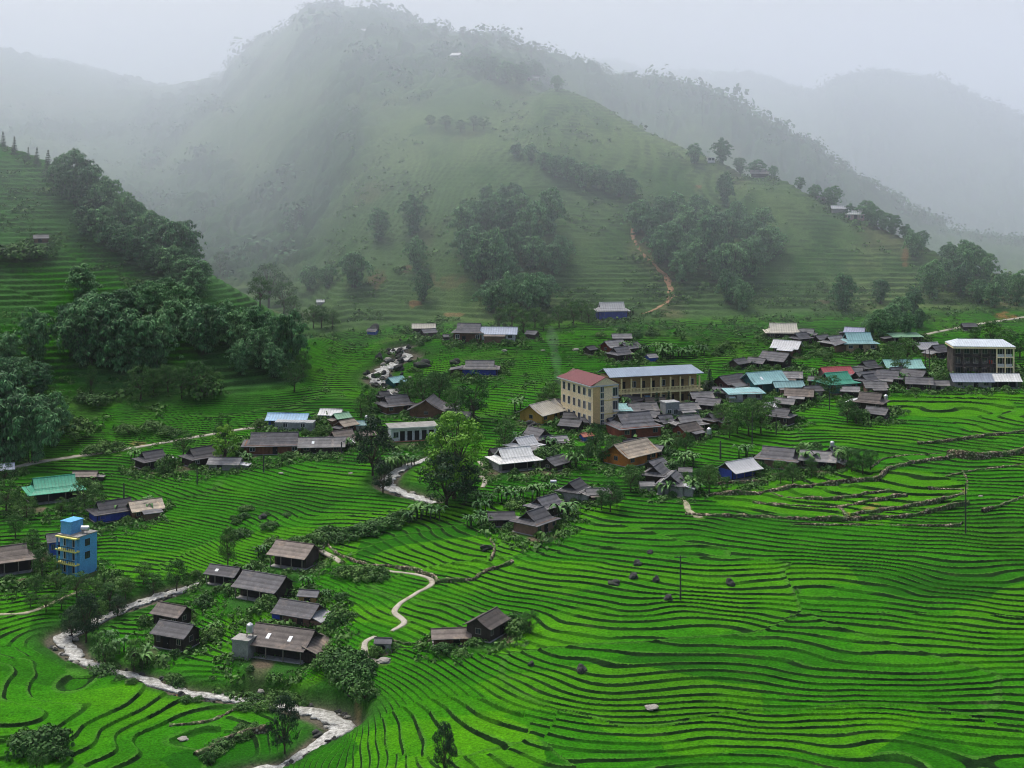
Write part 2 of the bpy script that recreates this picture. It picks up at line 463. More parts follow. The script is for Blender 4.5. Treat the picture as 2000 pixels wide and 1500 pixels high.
 (76,474,36,20,'gable',.7,1.8,'wood','grey','','grey roofed hut among bushes high on the terraced hill'),
 (625,596,18,10,'gable',.7,1.8,'concrete','light','','pale roofed hut where the two hills meet'),
 (727,655,20,-20,'gable',.8,1.8,'blue','slate','','blue walled hut under a big boulder by the upper stream'),
 (1600,757,34,-20,'gable',.7,2.4,'darkwood','grey','','low grey roof between the tan brown roof and the green hip roof'),
 (1590,776,36,16,'gable',.7,2.2,'concrete','slate','','grey roofed shed below the bushes beside the green hip roof'),
 (1664,776,34,-14,'gable',.7,2.2,'darkwood','grey','','cluttered low roof right below the green hip roof'),
 (1756,744,40,22,'hip',.8,2.6,'darkwood','slate','','dark roof at the back of the row near the pale teal sheets'),
 (1836,762,36,-8,'gable',.6,1.9,'concrete','grey','','low grey shed between the poles and the blue grey roof'),
 (1416,780,40,-18,'gable',.7,2.4,'darkwood','slate','','dark roof at the lower corner of the teal workshops'),
 (1500,808,34,24,'gable',.8,2.2,'concrete','white','','white roof patch half hidden by the village thicket'),
 (1372,792,40,10,'gable',.7,2.6,'darkwood','grey','','grey roof under the pointed conifer by the school wing'),
 (1222,808,34,-14,'gable',.7,2.3,'darkwood','grey','','little grey roof pressed between the cement building and its neighbours'),
 (1300,836,40,26,'hip',.7,2.4,'darkwood','slate','','dark roof tucked uphill of the red plank house'),
 (1090,868,36,20,'gable',.7,2.0,'darkwood','grey','','grey shed among rubble below the school corner'),
 (1150,836,30,-20,'gable',.8,2.0,'darkwood','slate','','small dark roof at the foot of the cream school block'),
 (716,860,30,18,'gable',.7,2.0,'darkwood','taupe','','brown shed squeezed between the swept roof house and the dark tree'),
 (905,822,30,-16,'gable',.7,1.8,'concrete','grey','','low grey shed beneath the large dark green tree'),
 (1580,664,36,-20,'hip',.8,2.2,'darkwood','grey','','grey roof half seen behind the banana plants of the upper hamlet'),
 (1608,672,30,26,'gable',.8,2.0,'darkwood','slate','','small dark roof in the middle of the upper hamlet'),
]
SPECIAL_PADS = [(150,1126,76),(1140,830,90),(1275,792,150),(1920,735,126),(806,859,104),(476,1300,40)]
PADS = [(h[0], h[1], h[2]) for h in HOUSES] + SPECIAL_PADS
# ------------------------------------------------------------------ terrain: one height field, finer where it is near
U_IN = np.arange(-180, 2181, 3.0)
US = np.concatenate([np.arange(-960, -180, 30.0), U_IN, np.arange(2200, 2961, 30.0)])
AX = (US - 1000.0) / F
def _rows():
    y, out = 108.0, []
    while y < 2560:
        out.append(y)
        if y < 150: d = 1.6
        elif y < 182: d = 0.4
        elif y < 320: d = 0.19 + 0.07 * (y - 182) / 138
        elif y < 460: d = 0.28 + 0.36 * (y - 320) / 140
        elif y < 640: d = 1.0 + 0.8 * (y - 460) / 180
        elif y < 1000: d = 2.5
        else: d = 11.0
        y += d
    return np.array(out)
YS = _rows()
NU, NY = len(US), len(YS)

# section curves, near to far; each knot is (column, 'a', row, depth) | (column, 'v', row, slope) | (column, 'd', d depth, d height)
CURVES = [
 [(-960,'a',2240,108),(2960,'a',2240,108)],
 [(-960,'a',1500,185),(0,'a',1500,190),(300,'a',1500,193),(500,'a',1495,194),(650,'a',1500,188),(800,'a',1500,185),(1100,'a',1500,182),(1500,'a',1500,180),(2000,'a',1500,178),(2960,'a',1500,174)],
 [(-960,'v',1370,.05),(0,'v',1370,.05),(200,'v',1380,.06),(430,'v',1352,.01),(560,'v',1375,-.01),(650,'v',1400,-.05),(720,'v',1380,.03),(800,'v',1370,.06),(1200,'v',1350,.11),(2000,'v',1350,.12),(2960,'v',1350,.12)],
 [(-960,'v',1250,.0),(0,'v',1250,.0),(120,'v',1245,-.01),(250,'v',1260,.03),(450,'v',1270,.19),(600,'v',1260,.23),(700,'v',1245,.17),(800,'v',1230,.12),(1200,'v',1200,.105),(2960,'v',1200,.11)],
 [(-960,'v',1130,.09),(0,'v',1130,.09),(200,'v',1140,.10),(330,'v',1150,.09),(500,'v',1130,.17),(800,'v',1080,.105),(1200,'v',1050,.105),(2960,'v',1050,.11)],
 [(-960,'v',1000,.12),(0,'v',1000,.12),(200,'v',1000,.125),(400,'v',990,.14),(600,'v',960,.11),(760,'v',940,.085),(900,'v',940,.09),(1200,'v',920,.10),(1500,'v',900,.10),(2000,'v',880,.115),(2960,'v',870,.12)],
 [(-960,'v',905,.11),(0,'v',905,.11),(200,'v',900,.11),(400,'v',880,.11),(600,'v',850,.1),(800,'v',830,.1),(1000,'v',830,.1),(1200,'v',810,.09),(1400,'v',790,.085),(1600,'v',780,.08),(1800,'v',770,.08),(2000,'v',760,.08),(2960,'v',740,.08)],
 [(-960,'v',800,.3),(0,'v',800,.3),(200,'v',790,.28),(400,'v',780,.22),(560,'v',760,.15),(700,'v',740,.12),(1000,'v',740,.12),(1200,'v',730,.1),(1600,'v',700,.1),(2000,'v',680,.1),(2960,'v',660,.1)],
 [(-960,'v',600,.55),(0,'v',600,.55),(200,'v',640,.5),(400,'v',660,.4),(560,'v',672,.25),(700,'v',660,.15),(800,'v',650,.15),(1000,'v',640,.16),(1200,'v',640,.16),(1600,'v',630,.16),(2000,'v',620,.15),(2960,'v',610,.15)],
 [(-960,'v',420,.5),(0,'v',430,.5),(100,'v',440,.5),(200,'v',500,.5),(300,'v',545,.4),(400,'v',590,.4),(500,'v',630,.3),(600,'v',655,.15),(700,'v',625,.15),(800,'v',615,.15),(1000,'v',610,.2),(1200,'v',605,.2),(1600,'v',590,.2),(1800,'v',585,.2),(2000,'v',590,.2),(2960,'v',585,.2)],
 [(-960,'v',180,.5),(-300,'v',215,.5),(0,'v',278,.5),(100,'v',318,.5),(200,'v',410,.5),(300,'v',468,.4),(400,'v',528,.4),(500,'v',585,.3),(600,'v',643,.15),(700,'v',560,.35),(800,'v',520,.45),(1000,'v',500,.5),(1200,'v',480,.5),(1500,'v',480,.45),(1800,'v',505,.4),(2000,'v',548,.3),(2300,'v',556,.25),(2960,'v',560,.2)],
 [(-960,'d',60,-25),(0,'d',60,-25),(100,'d',60,-25),(300,'d',60,-22),(400,'d',60,-15),(500,'d',50,-8),(600,'d',45,2),(700,'v',470,.4),(800,'v',425,.45),(1000,'v',392,.5),(1200,'v',375,.5),(1350,'v',362,.5),(1430,'v',352,.48),(1500,'v',346,.45),(1600,'v',390,.45),(1700,'v',434,.45),(1800,'v',478,.4),(1900,'v',524,.3),(2000,'v',543,.2),(2300,'v',548,.2),(2960,'v',550,.2)],
 [(-960,'d',200,30),(0,'d',200,30),(300,'d',150,30),(400,'d',120,25),(500,'d',100,22),(600,'d',90,25),(700,'v',370,.4),(800,'v',330,.45),(900,'v',295,.45),(1000,'v',230,.45),(1080,'v',172,.45),(1150,'v',192,.45),(1230,'v',237,.45),(1330,'v',283,.45),(1420,'v',322,.45),(1500,'d',26,-7),(1600,'d',40,-15),(1700,'d',40,-16),(2000,'d',40,-14),(2960,'d',40,-12)],
 [(-960,'d',300,60),(0,'d',300,60),(300,'d',200,45),(400,'d',150,45),(500,'d',120,50),(600,'v',250,.55),(700,'v',222,.5),(800,'v',202,.5),(900,'v',165,.5),(1000,'v',140,.45),(1080,'d',28,-5),(1150,'d',40,-15),(1230,'d',60,-25),(1330,'d',60,-25),(1500,'d',60,-15),(1700,'d',60,-10),(2000,'d',60,-5),(2960,'d',60,-5)],
 [(-960,'a',190,1500),(-400,'a',185,1500),(0,'a',162,1400),(40,'a',145,1400),(80,'a',132,1400),(140,'a',136,1350),(200,'a',147,1300),(270,'a',165,1220),(340,'a',177,1150),(400,'a',168,1060),(430,'a',165,1000),(450,'a',136,960),(500,'a',95,900),(560,'a',58,860),(600,'a',33,830),(640,'a',24,820),(700,'a',34,800),(760,'a',46,790),(800,'a',62,780),(850,'a',76,770),(900,'a',86,760),(950,'a',96,750),(1000,'a',106,745),(1050,'a',112,740),(1100,'a',124,740),(1150,'a',137,740),(1230,'a',173,730),(1350,'a',195,720),(1420,'a',215,700),(1500,'a',258,690),(1600,'a',318,680),(1700,'a',378,680),(1800,'a',438,690),(2000,'a',490,700),(2960,'a',510,720)],
 [(-960,'d',150,-60),(640,'d',150,-60),(1000,'d',120,-40),(1230,'d',100,-30),(2000,'d',100,-20),(2960,'d',100,-20)],
 [(-960,'a',255,2000),(0,'a',255,2000),(600,'a',200,1800),(1000,'a',165,1500),(1180,'a',134,1400),(1300,'a',156,1350),(1400,'a',151,1300),(1500,'a',169,1200),(1590,'a',196,1100),(1640,'a',168,1080),(1680,'a',160,1080),(1720,'a',156,1080),(1800,'a',168,1080),(1860,'a',187,1070),(1930,'a',220,1060),(2000,'a',250,1050),(2200,'a',305,1050),(2960,'a',330,1050)],
 [(-960,'d',500,-90),(2960,'d',500,-60)],
]
def section_curves():
    yk, zk = [], []
    for c in CURVES:
        us, ys, zs = [], [], []
        for k in c:
            u = k[0]
            if yk:
                yp, zp = np.interp(u, US, yk[-1]), np.interp(u, US, zk[-1])
            if k[1] == 'a':
                y = k[3]; z = -y * (k[2] - HOR) / F
            elif k[1] == 'v':
                y = (k[3] * yp - zp) / (k[3] + (k[2] - HOR) / F); z = zp + k[3] * (y - yp)
            else:
                y, z = yp + k[2], zp + k[3]
            us.append(u); ys.append(y); zs.append(z)
        Y, Z = pchip(us, ys, US), pchip(us, zs, US)
        if yk:
            Y = np.maximum(Y, yk[-1] + 4)
        yk.append(Y); zk.append(Z)
    return np.array(yk), np.array(zk)
YK, ZK = section_curves()
ZB = np.zeros((NU, NY)); KAP = np.zeros((NU, NY), np.float32)
for i in range(NU):
    ZB[i] = pchip(YK[:, i], ZK[:, i], YS)
    KAP[i] = np.interp(YS, YK[:, i], np.arange(len(CURVES)))
ZB = np.maximum(ZB, -92)
XX = (AX[:, None] * YS[None, :]).astype(np.float32)
YY = np.broadcast_to(YS[None, :], XX.shape).astype(np.float32)
UU = np.broadcast_to(US[:, None].astype(np.float32), XX.shape)
VV = (HOR - F * ZB / YY).astype(np.float32)

field = 1 - sstep(7.0, 8.6, KAP)                       # valley floor and its paddies
hill = sstep(8.0, 9.2, KAP)
far = sstep(12.3, 13.6, KAP)
lefth = (1 - sstep(560, 640, UU)) * sstep(6.7, 7.3, KAP) * (1 - sstep(10.2, 10.8, KAP))
near = 1 - sstep(195, 235, YY)

# uneven ground
ZB = ZB + fbm(XX / 42, YY / 34, 2, 3) * (1.0 + 0.6 * near) * (1 - hill)
ZB = ZB + fbm(XX / 15, YY / 12, 2, 8) * 0.36 * (1 - hill)
hn = fbm(XX / 60, YY / 60, 4, 21)
rid = 1 - np.abs(vnoise(XX / 95 + 0.25 * hn, YY / 150, 31))
ZB = ZB + sstep(8.5, 10, KAP) * (hn * 4.0 + rid * 2.0 - 1.0) * (0.35 + 0.65 * far)

# paddies: steps along the contours, broken into plots
wx = XX + 7 * vnoise(XX / 19, YY / 19, 41)
wy = YY + 5 * vnoise(XX / 17, YY / 17, 43)
c1, c2, gap = cells(wx / 52, wy / 22, 50)
d1, d2, dgap = cells(wx / 27, wy / 13, 60)
phase = np.where(c1 < 0.28, 0.0, c2 * 0.95)
H1, H2 = 0.245, 1.35
def terrace(z, h, ph, w):
    t = z / h + ph
    k = np.floor(t)
    f = t - k
    s = sstep(1 - w, 1.0, f) * 0.93 + f * 0.07
    return h * (k + s - ph), f, t
zt1, f1, t1 = terrace(ZB, H1, phase, 0.22)
zt2, f2, t2 = terrace(ZB + 0.25 * vnoise(XX / 9, YY / 9, 77), H2, phase * 0.6, 0.30)
rough = sstep(0.42, 0.62, 0.5 + 0.5 * fbm(XX / 33, YY / 21, 3, 91))   # untended patches
wild = np.clip(sstep(6.6, 7.6, KAP) * 0.30 * (1 + rough) + rough * sstep(5.7, 6.6, KAP) * 0.45, 0, 1)
pad1 = (1 - sstep(8.0, 9.0, KAP)) * (1 - lefth)
pad2 = np.clip(hill * (1 - sstep(11.6, 12.6, KAP)) + lefth, 0, 1) * (1 - pad1)
Z = ZB + (zt1 - ZB) * pad1 + (zt2 - ZB) * pad2 * 0.85
# broad plots: the stone walled fields and the flats by the stream
plots = np.clip(1.25 - (((UU - 1640) / 270) ** 2 + ((VV - 962) / 52) ** 2), 0, 1) + np.clip(1.25 - (((UU - 150) / 330) ** 2 + ((VV - 1400) / 150) ** 2), 0, 1) + np.clip(1.2 - (((UU - 1850) / 150) ** 2 + ((VV - 790) / 26) ** 2), 0, 1) + .9 * np.clip(1.2 - (((UU - 880) / 170) ** 2 + ((VV - 1430) / 70) ** 2), 0, 1)
plots = sstep(.35, .5, np.clip(plots, 0, 1) + .12 * vnoise(XX / 9, YY / 7, 66)) * pad1
zt3, f3, t3 = terrace(ZB + .3 * vnoise(XX / 12, YY / 9, 67), 0.48, phase * .8, 0.10)
Z = Z + (zt3 - zt1) * plots * pad1
RSTEP = np.where(plots > .5, t3, t1)
RWIDE = np.where(plots > .5, .13, .20 + .05 * vnoise(XX / 13, YY / 5, 98))
RAMP_ = pad1 * (0.55 + 0.75 * sstep(.25, .6, 0.5 + 0.5 * vnoise(XX / 11, YY / 3, 99)))
lip1 = (sstep(0.0, 0.02, f1) * (1 - sstep(0.07, 0.12, f1))) * pad1
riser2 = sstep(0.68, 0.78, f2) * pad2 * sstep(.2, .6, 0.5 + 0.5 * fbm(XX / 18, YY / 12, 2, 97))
Z = Z + lip1 * 0.10
edge = (1 - sstep(0.015, 0.05, gap)) * pad1 * sstep(0.35, 0.5, c1)
Z = Z + edge * 0.18

# forest canopy on the misty mountains
fmask = np.clip(sstep(12.6, 13.4, KAP) + (1 - sstep(640, 840, UU + 90 * vnoise(XX / 70, YY / 70, 15))) * sstep(10.8, 11.4, KAP), 0, 1)
patch = sstep(0.40, 0.60, 0.5 + 0.5 * fbm(XX / 48, YY / 70, 3, 113))
fmask = np.clip(fmask * (0.35 + 0.65 * patch), 0, 1)
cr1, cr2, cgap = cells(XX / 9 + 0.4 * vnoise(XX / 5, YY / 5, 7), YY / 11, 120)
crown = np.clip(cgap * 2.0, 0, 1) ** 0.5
Z = Z + fmask * (crown * (2.5 + 4.0 * cr1) + 1.2 * vnoise(XX / 3, YY / 3, 119))
# rough scrub
scr = np.clip(wild * (1 - lefth) + 0.7 * rough * lefth, 0, 1)
Z = Z + scr * 0.5 * np.abs(fbm(XX / 3.2, YY / 3.2, 3, 130)) * (1 - far)

def grid_of(x, y):
    i = np.interp(np.asarray(x) / np.asarray(y), AX, np.arange(NU)); j = np.interp(y, YS, np.arange(NY))
    return i, j

def ground_z(x, y):
    i, j = grid_of(x, y)
    i0 = int(min(i, NU - 2)); j0 = int(min(j, NY - 2))
    a, b = i - i0, j - j0
    return float(Z[i0, j0] * (1 - a) * (1 - b) + Z[i0 + 1, j0] * a * (1 - b) + Z[i0, j0 + 1] * (1 - a) * b + Z[i0 + 1, j0 + 1] * a * b)

def at(u, v, smooth=True):
    """the ground point that stands at a place of the photograph (what stands on the right ridge keeps to the ridge)"""
    p = at_exact(u, v, smooth)
    if 1300 < u < 1990 and 270 < v < 530:
        k = 0
        while p.y > 580 and k < 30:
            k += 1
            p = at_exact(u, v + 2 * k, smooth)
    return p

def at_exact(u, v, smooth=True):
    src = ZB if smooth else Z
    i = np.interp(u, US, np.arange(NU))
    i0 = int(min(i, NU - 2)); a = i - i0
    zc = src[i0] * (1 - a) + src[i0 + 1] * a
    vc = HOR - F * zc / YS
    j = int(np.argmax(vc <= v)) if (vc <= v).any() else int(np.argmin(vc))
    if j > 0 and vc[j - 1] > v >= vc[j]:
        t = (vc[j - 1] - v) / (vc[j - 1] - vc[j] + 1e-9)
        y = YS[j - 1] + t * (YS[j] - YS[j - 1])
    else:
        y = YS[j]
    x = y * (u - 1000) / F
    return Vector((x, y, ground_z(x, y)))

def polyline(pts, step=0.8):
    """photo points (u, v, width) -> smooth world line of (x, y, width)"""
    p = [at(q[0], q[1]) for q in pts]
    w = [q[2] for q in pts]
    t = np.concatenate([[0], np.cumsum([math.hypot(p[i + 1].x - p[i].x, p[i + 1].y - p[i].y) + 1e-3 for i in range(len(p) - 1)])])
    n = max(2, int(t[-1] / step))
    s = np.linspace(0, t[-1], n)
    return np.stack([pchip(t, [q.x for q in p], s), pchip(t, [q.y for q in p], s), np.interp(s, t, w)], 1)

def near_line(line, reach):
    """for the grid points round a line: (row slice, distance, width there)"""
    j0 = max(0, int(np.searchsorted(YS, line[:, 1].min() - reach)) - 1)
    j1 = min(NY, int(np.searchsorted(YS, line[:, 1].max() + reach)) + 1)
    a0, a1 = (line[:, 0] / line[:, 1]).min() - reach / 170, (line[:, 0] / line[:, 1]).max() + reach / 170
    i0, i1 = max(0, int(np.searchsorted(AX, a0)) - 1), min(NU, int(np.searchsorted(AX, a1)) + 1)
    xs, ys = XX[i0:i1, j0:j1], YY[i0:i1, j0:j1]
    best = np.full(xs.shape, 1e9, np.float32); wd = np.zeros(xs.shape, np.float32); zz = np.zeros(xs.shape, np.float32)
    lz = [ground_z(q[0], q[1]) for q in line]
    k = np.ones(9) / 9
    lz = np.convolve(np.pad(lz, 4, mode='edge'), k, mode='valid')
    for (x, y, w), z in zip(line, lz):
        d = (xs - x) ** 2 + (ys - y) ** 2
        m = d < best
        best = np.where(m, d, best); wd = np.where(m, w, wd); zz = np.where(m, z, zz)
    return (slice(i0, i1), slice(j0, j1)), np.sqrt(best), wd, zz, lz

# tint of the ground (what grows there), linear
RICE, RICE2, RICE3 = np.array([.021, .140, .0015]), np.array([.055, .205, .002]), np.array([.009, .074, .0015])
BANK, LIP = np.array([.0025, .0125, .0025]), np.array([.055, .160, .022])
SCRUB, SCRUB2 = np.array([.022, .075, .014]), np.array([.060, .120, .022])
HILL, HILL2, HILL3 = np.array([.055, .112, .034]), np.array([.092, .150, .048]), np.array([.110, .115, .056])
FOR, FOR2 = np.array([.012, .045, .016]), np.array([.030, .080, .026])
def lerp(a, b, t):
    return a + (b - a) * t[..., None]
tone = 0.5 + 0.5 * fbm(XX / 24, YY / 18, 3, 140)
plot = np.clip(0.55 * c2 + 0.55 * d1 - 0.1, 0, 1)
TINT = lerp(np.broadcast_to(RICE3, XX.shape + (3,)), RICE, sstep(.15, .5, 0.5 * plot + 0.5 * tone))
TINT = lerp(TINT, RICE2, sstep(.55, .90, 0.6 * plot + 0.5 * tone) * 0.9)
TINT = lerp(TINT, RICE2, (sstep(.80, .86, d2) * .55 + sstep(.35, .2, d2) * 0) * field)
TINT = lerp(TINT, RICE3, sstep(.16, .10, d2) * .6 * field)
TINT = lerp(TINT, RICE2, plots * (.55 * sstep(1000, 1300, UU) * (1 - sstep(1020, 1060, VV)) + .22 * d2))
TINT = lerp(TINT, SCRUB, np.clip(scr * (0.5 + 0.8 * vnoise(XX / 4, YY / 4, 150)), 0, 1))
TINT = lerp(TINT, SCRUB2, np.clip(scr * sstep(.1, .6, vnoise(XX / 7, YY / 5, 152)), 0, 1) * 0.7)
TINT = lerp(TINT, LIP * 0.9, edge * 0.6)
hv = 0.5 + 0.5 * fbm(XX / 40, YY / 55, 3, 160)
hc = lerp(lerp(np.broadcast_to(HILL, XX.shape + (3,)), HILL2, sstep(.4, .75, hv)), HILL3, sstep(.62, .82, 0.5 + 0.5 * fbm(XX / 26, YY / 40, 3, 163)) * 0.8)
hc = lerp(hc, SCRUB, sstep(.55, .8, 0.5 + 0.5 * fbm(XX / 12, YY / 16, 3, 166)) * 0.7)
lh = lerp(np.broadcast_to(HILL * np.array([.7, 1.05, .8]), XX.shape + (3,)), RICE * 0.8, sstep(.45, .7, tone))
hc = lerp(hc, lh, lefth)
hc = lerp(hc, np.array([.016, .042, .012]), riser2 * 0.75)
RAMP_ = RAMP_ * (1 - np.clip(pad2 + sstep(8.0, 9.0, KAP), 0, 1))
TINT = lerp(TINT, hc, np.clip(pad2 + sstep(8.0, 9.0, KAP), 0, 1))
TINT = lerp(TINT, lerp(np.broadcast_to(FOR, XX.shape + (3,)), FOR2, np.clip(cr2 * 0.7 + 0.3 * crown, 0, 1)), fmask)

# ------------------------------------------------------------------ streams, roads and paths cut into the ground
STREAMS = [
 ('stream', [(395,1130,2.2),(370,1140,3.5),(330,1152,4.6),(270,1172,4.4),(215,1192,3.6),(170,1215,4),(120,1240,5.2),(135,1258,5.0),(160,1283,3.6),(205,1297,3.0),(250,1308,3.2),(300,1322,3.4),(360,1342,3.4),(430,1353,3.6),(500,1362,3.4),(560,1373,3.8),(610,1383,4.6),(650,1396,5.4),(668,1412,5.6),(640,1432,4.2),(590,1462,2.8),(560,1482,3.0),(500,1496,3.4),(430,1515,3.4)]),
 ('stream', [(850,885,2.2),(820,895,3.0),(788,908,3.6),(765,924,4.2),(754,940,5.0),(775,953,4.6),(810,963,4.0),(850,976,3.2)]),
 ('stream', [(800,672,4),(775,680,6),(795,692,8),(775,702,6),(750,716,6),(735,733,7),(752,747,7),(765,757,5),(757,772,3)]),
]
ROADS = [
 ('road', [(-10,928,3.4),(30,913,3.2),(70,903,3.0),(120,895,2.6),(200,884,2.3),(280,871,2.2),(350,859,2.2),(420,847,2.2),(470,838,2.2),(540,831,2.2)], 'concrete'),
 ('hill_path', [(1234,436,.8),(1236,455,1.2),(1242,474,1.0),(1258,497,1.1),(1280,517,1.6),(1298,535,1.9),(1308,556,1.6),(1311,574,1.5),(1290,597,1.3),(1253,612,.8)], 'orange'),
 ('footpath', [(642,1048,1.0),(634,1061,1.0),(626,1071,1.2),(650,1087,1.3),(668,1099,1.2)], 'concrete'),
 ('footpath', [(735,1112,0.72),(790,1118,0.86),(838,1128,1.08),(845,1137,1.15),(815,1157,0.94),(780,1180,0.94),(770,1194,1.08),(790,1214,1.44),(765,1233,0.65)], 'concrete'),
 ('footpath', [(733,1240,0.72),(712,1255,1.22),(712,1274,1.15),(725,1287,0.86),(748,1293,1.73)], 'concrete'),
 ('road', [(1740,676,1.6),(1800,655,2.0),(1850,644,2.0),(1905,634,2.2),(1950,627,2.4),(2010,617,2.4)], 'concrete'),
 ('footpath', [(936,900,0.9),(944,914,0.9),(938,927,1.1),(948,937,1.2),(942,952,0.9)], 'concrete'),
 ('footpath', [(1322,968,1.0),(1337,978,1.0),(1345,994,1.1),(1368,1011,1.2)], 'stone'),
 ('footpath', [(-10,1200,0.9),(50,1197,0.9),(100,1178,0.9),(160,1150,0.9)], 'stone'),
]
WATER, PAVED = [], []
for nm, pts in STREAMS:
    line = polyline(pts)
    sl, d, w, zz, lz = near_line(line, 9)
    cut = 1 - sstep(0.42, 0.85, d / (w + 1e-6))
    Z[sl] = Z[sl] * (1 - cut) + (zz - 0.85) * cut
    bank = (1 - sstep(0.7, 1.5, d / (w + 1e-6)))
    t = TINT[sl]
    t = lerp(t, np.array([.085, .080, .062]), cut)
    TINT[sl] = lerp(t, SCRUB * 0.8, bank * (1 - cut) * 0.8)
    RAMP_[sl] *= 1 - bank
    WATER.append((line, lz - 0.55))
for nm, pts, kind in ROADS:
    line = polyline(pts)
    sl, d, w, zz, lz = near_line(line, 6)
    c = 1 - sstep(0.5, 1.0, d / (w + 1e-6))
    Z[sl] = Z[sl] * (1 - c) + (zz - 0.03) * c
    TINT[sl] = lerp(TINT[sl], np.array([.075, .115, .030]), (1 - sstep(0.5, 0.9, d / (w + 1e-6))) * 0.7)
    RAMP_[sl] *= sstep(.5, .9, d / (w + 1e-6))
    PAVED.append((nm, line, lz, kind))

# level yards under the buildings
VILLAGE = np.zeros(XX.shape, np.float32)
for px, py, wpx in PADS:
    c = at(px, py)
    rr = 0.56 * wpx * c.y / F
    j0, j1 = np.searchsorted(YS, [c.y - rr * 1.6, c.y + rr * 1.6])
    i0, i1 = np.searchsorted(AX, [(c.x - rr * 1.8) / c.y, (c.x + rr * 1.8) / c.y])
    sl = (slice(max(0, i0 - 1), i1 + 1), slice(max(0, j0 - 1), j1 + 1))
    d = np.sqrt((XX[sl] - c.x) ** 2 + (YY[sl] - c.y - 0.35 * rr) ** 2) / rr
    k = 1 - sstep(0.85, 1.25, d)
    Z[sl] = Z[sl] * (1 - k) + c.z * k
    VILLAGE[sl] = np.maximum(VILLAGE[sl], (1 - sstep(1.1, 2.0, d)) * sstep(.75, 1.0, d))
    yard = np.clip(k * (0.80 + 0.5 * vnoise(XX[sl] / 2.5, YY[sl] / 2.5, 170)), 0, 1)
    RAMP_[sl] *= 1 - k
    TINT[sl] = lerp(lerp(TINT[sl], SCRUB, k * 0.85), np.array([.095, .080, .058]), yard * sstep(0.1, 0.5, vnoise(XX[sl] / 5, YY[sl] / 5, 171)))

# bare reddish earth scars
for (u, v, ru, rv, c) in [(812,592,14,7,(.22,.10,.05)),(890,612,26,3,(.30,.20,.10)),(1968,618,24,7,(.30,.13,.06)),(1690,645,4,9,(.25,.11,.05)),(1768,500,7,20,(.20,.10,.05)),
                          (1362,365,10,12,(.22,.12,.06)),(735,545,22,18,(.13,.085,.045)),(795,525,14,8,(.15,.08,.045)),(265,868,24,5,(.26,.17,.09)),(235,896,14,4,(.28,.22,.14)),(1255,768,6,4,(.25,.12,.06)),
                          (1700,995,24,7,(.28,.15,.07)),(1655,1003,6,9,(.28,.19,.10)),(1884,962,5,7,(.22,.15,.08)),(1830,730,12,10,(.28,.15,.08)),(875,548,60,16,(.11,.10,.045)),(1600,590,26,6,(.13,.11,.06)),(350,1338,10,12,(.26,.16,.08)),(700,1350,10,34,(.16,.12,.06))]:
    m = np.exp(-(((UU - u) / ru) ** 2 + ((VV - v) / rv) ** 2)) * (1 + 0.8 * vnoise(XX / 2, YY / 2, 180))
    TINT = lerp(TINT, np.array(c), np.clip(sstep(.3, .75, m), 0, 1) * (KAP < 12.5) * 0.62)

co = np.stack([XX, YY, Z], -1).reshape(-1, 3)
ii, jj = np.meshgrid(np.arange(NU - 1), np.arange(NY - 1), indexing='ij')
b0 = (ii * NY + jj).ravel()
quads = np.stack([b0, b0 + NY, b0 + NY + 1, b0 + 1], 1)

m, n, l, b = nodes_of('ground_cover')
va = n.new('ShaderNodeVertexColor'); va.layer_name = 'cover'
tc = n.new('ShaderNodeTexCoord')
g1 = noise_node(n, l, 2.6, 3, 0.7, tc.outputs['Object'])
g2 = noise_node(n, l, 0.45, 4, 0.6, tc.outputs['Object'])
# the earth bank of every step and the grassy bund on its edge
vs = n.new('ShaderNodeVertexColor'); vs.layer_name = 'terrace'
sp_ = n.new('ShaderNodeSeparateColor'); l.new(vs.outputs[0], sp_.inputs[0])
def mth(op, a, b_=None, c_=None):
    k = n.new('ShaderNodeMath'); k.operation = op
    for q, v in enumerate((a, b_, c_)):
        if v is None: continue
        if hasattr(v, 'is_linked'): l.new(v, k.inputs[q])
        else: k.inputs[q].default_value = v
    return k.outputs[0]
g0 = noise_node(n, l, 1.3, 3, 0.7, tc.outputs['Object'])
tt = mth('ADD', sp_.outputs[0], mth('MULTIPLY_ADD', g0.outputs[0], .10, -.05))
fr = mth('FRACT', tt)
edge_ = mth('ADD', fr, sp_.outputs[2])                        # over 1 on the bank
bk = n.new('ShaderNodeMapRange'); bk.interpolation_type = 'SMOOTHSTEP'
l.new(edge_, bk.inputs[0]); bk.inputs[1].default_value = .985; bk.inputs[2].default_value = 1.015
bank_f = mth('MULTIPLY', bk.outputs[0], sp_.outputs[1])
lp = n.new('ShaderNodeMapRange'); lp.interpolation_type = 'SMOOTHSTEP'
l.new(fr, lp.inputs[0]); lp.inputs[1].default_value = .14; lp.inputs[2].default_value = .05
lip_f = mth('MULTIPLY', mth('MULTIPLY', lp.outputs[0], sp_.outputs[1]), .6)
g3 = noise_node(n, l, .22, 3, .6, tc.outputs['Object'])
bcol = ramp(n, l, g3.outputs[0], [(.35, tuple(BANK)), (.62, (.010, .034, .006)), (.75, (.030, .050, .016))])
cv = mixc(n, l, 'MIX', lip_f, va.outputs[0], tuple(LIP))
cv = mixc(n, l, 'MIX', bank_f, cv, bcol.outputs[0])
colr = mixc(n, l, 'MULTIPLY', 0.75, cv, ramp(n, l, g1.outputs[0], [(0.30, (.35, .38, .35)), (0.52, (1, 1, 1)), (0.72, (1.75, 1.65, 1.6))]).outputs[0])
colr = mixc(n, l, 'MULTIPLY', 0.6, colr, ramp(n, l, g2.outputs[0], [(0.3, (.65, .7, .65)), (0.7, (1.3, 1.25, 1.2))]).outputs[0])
l.new(colr, b.inputs['Base Color'])
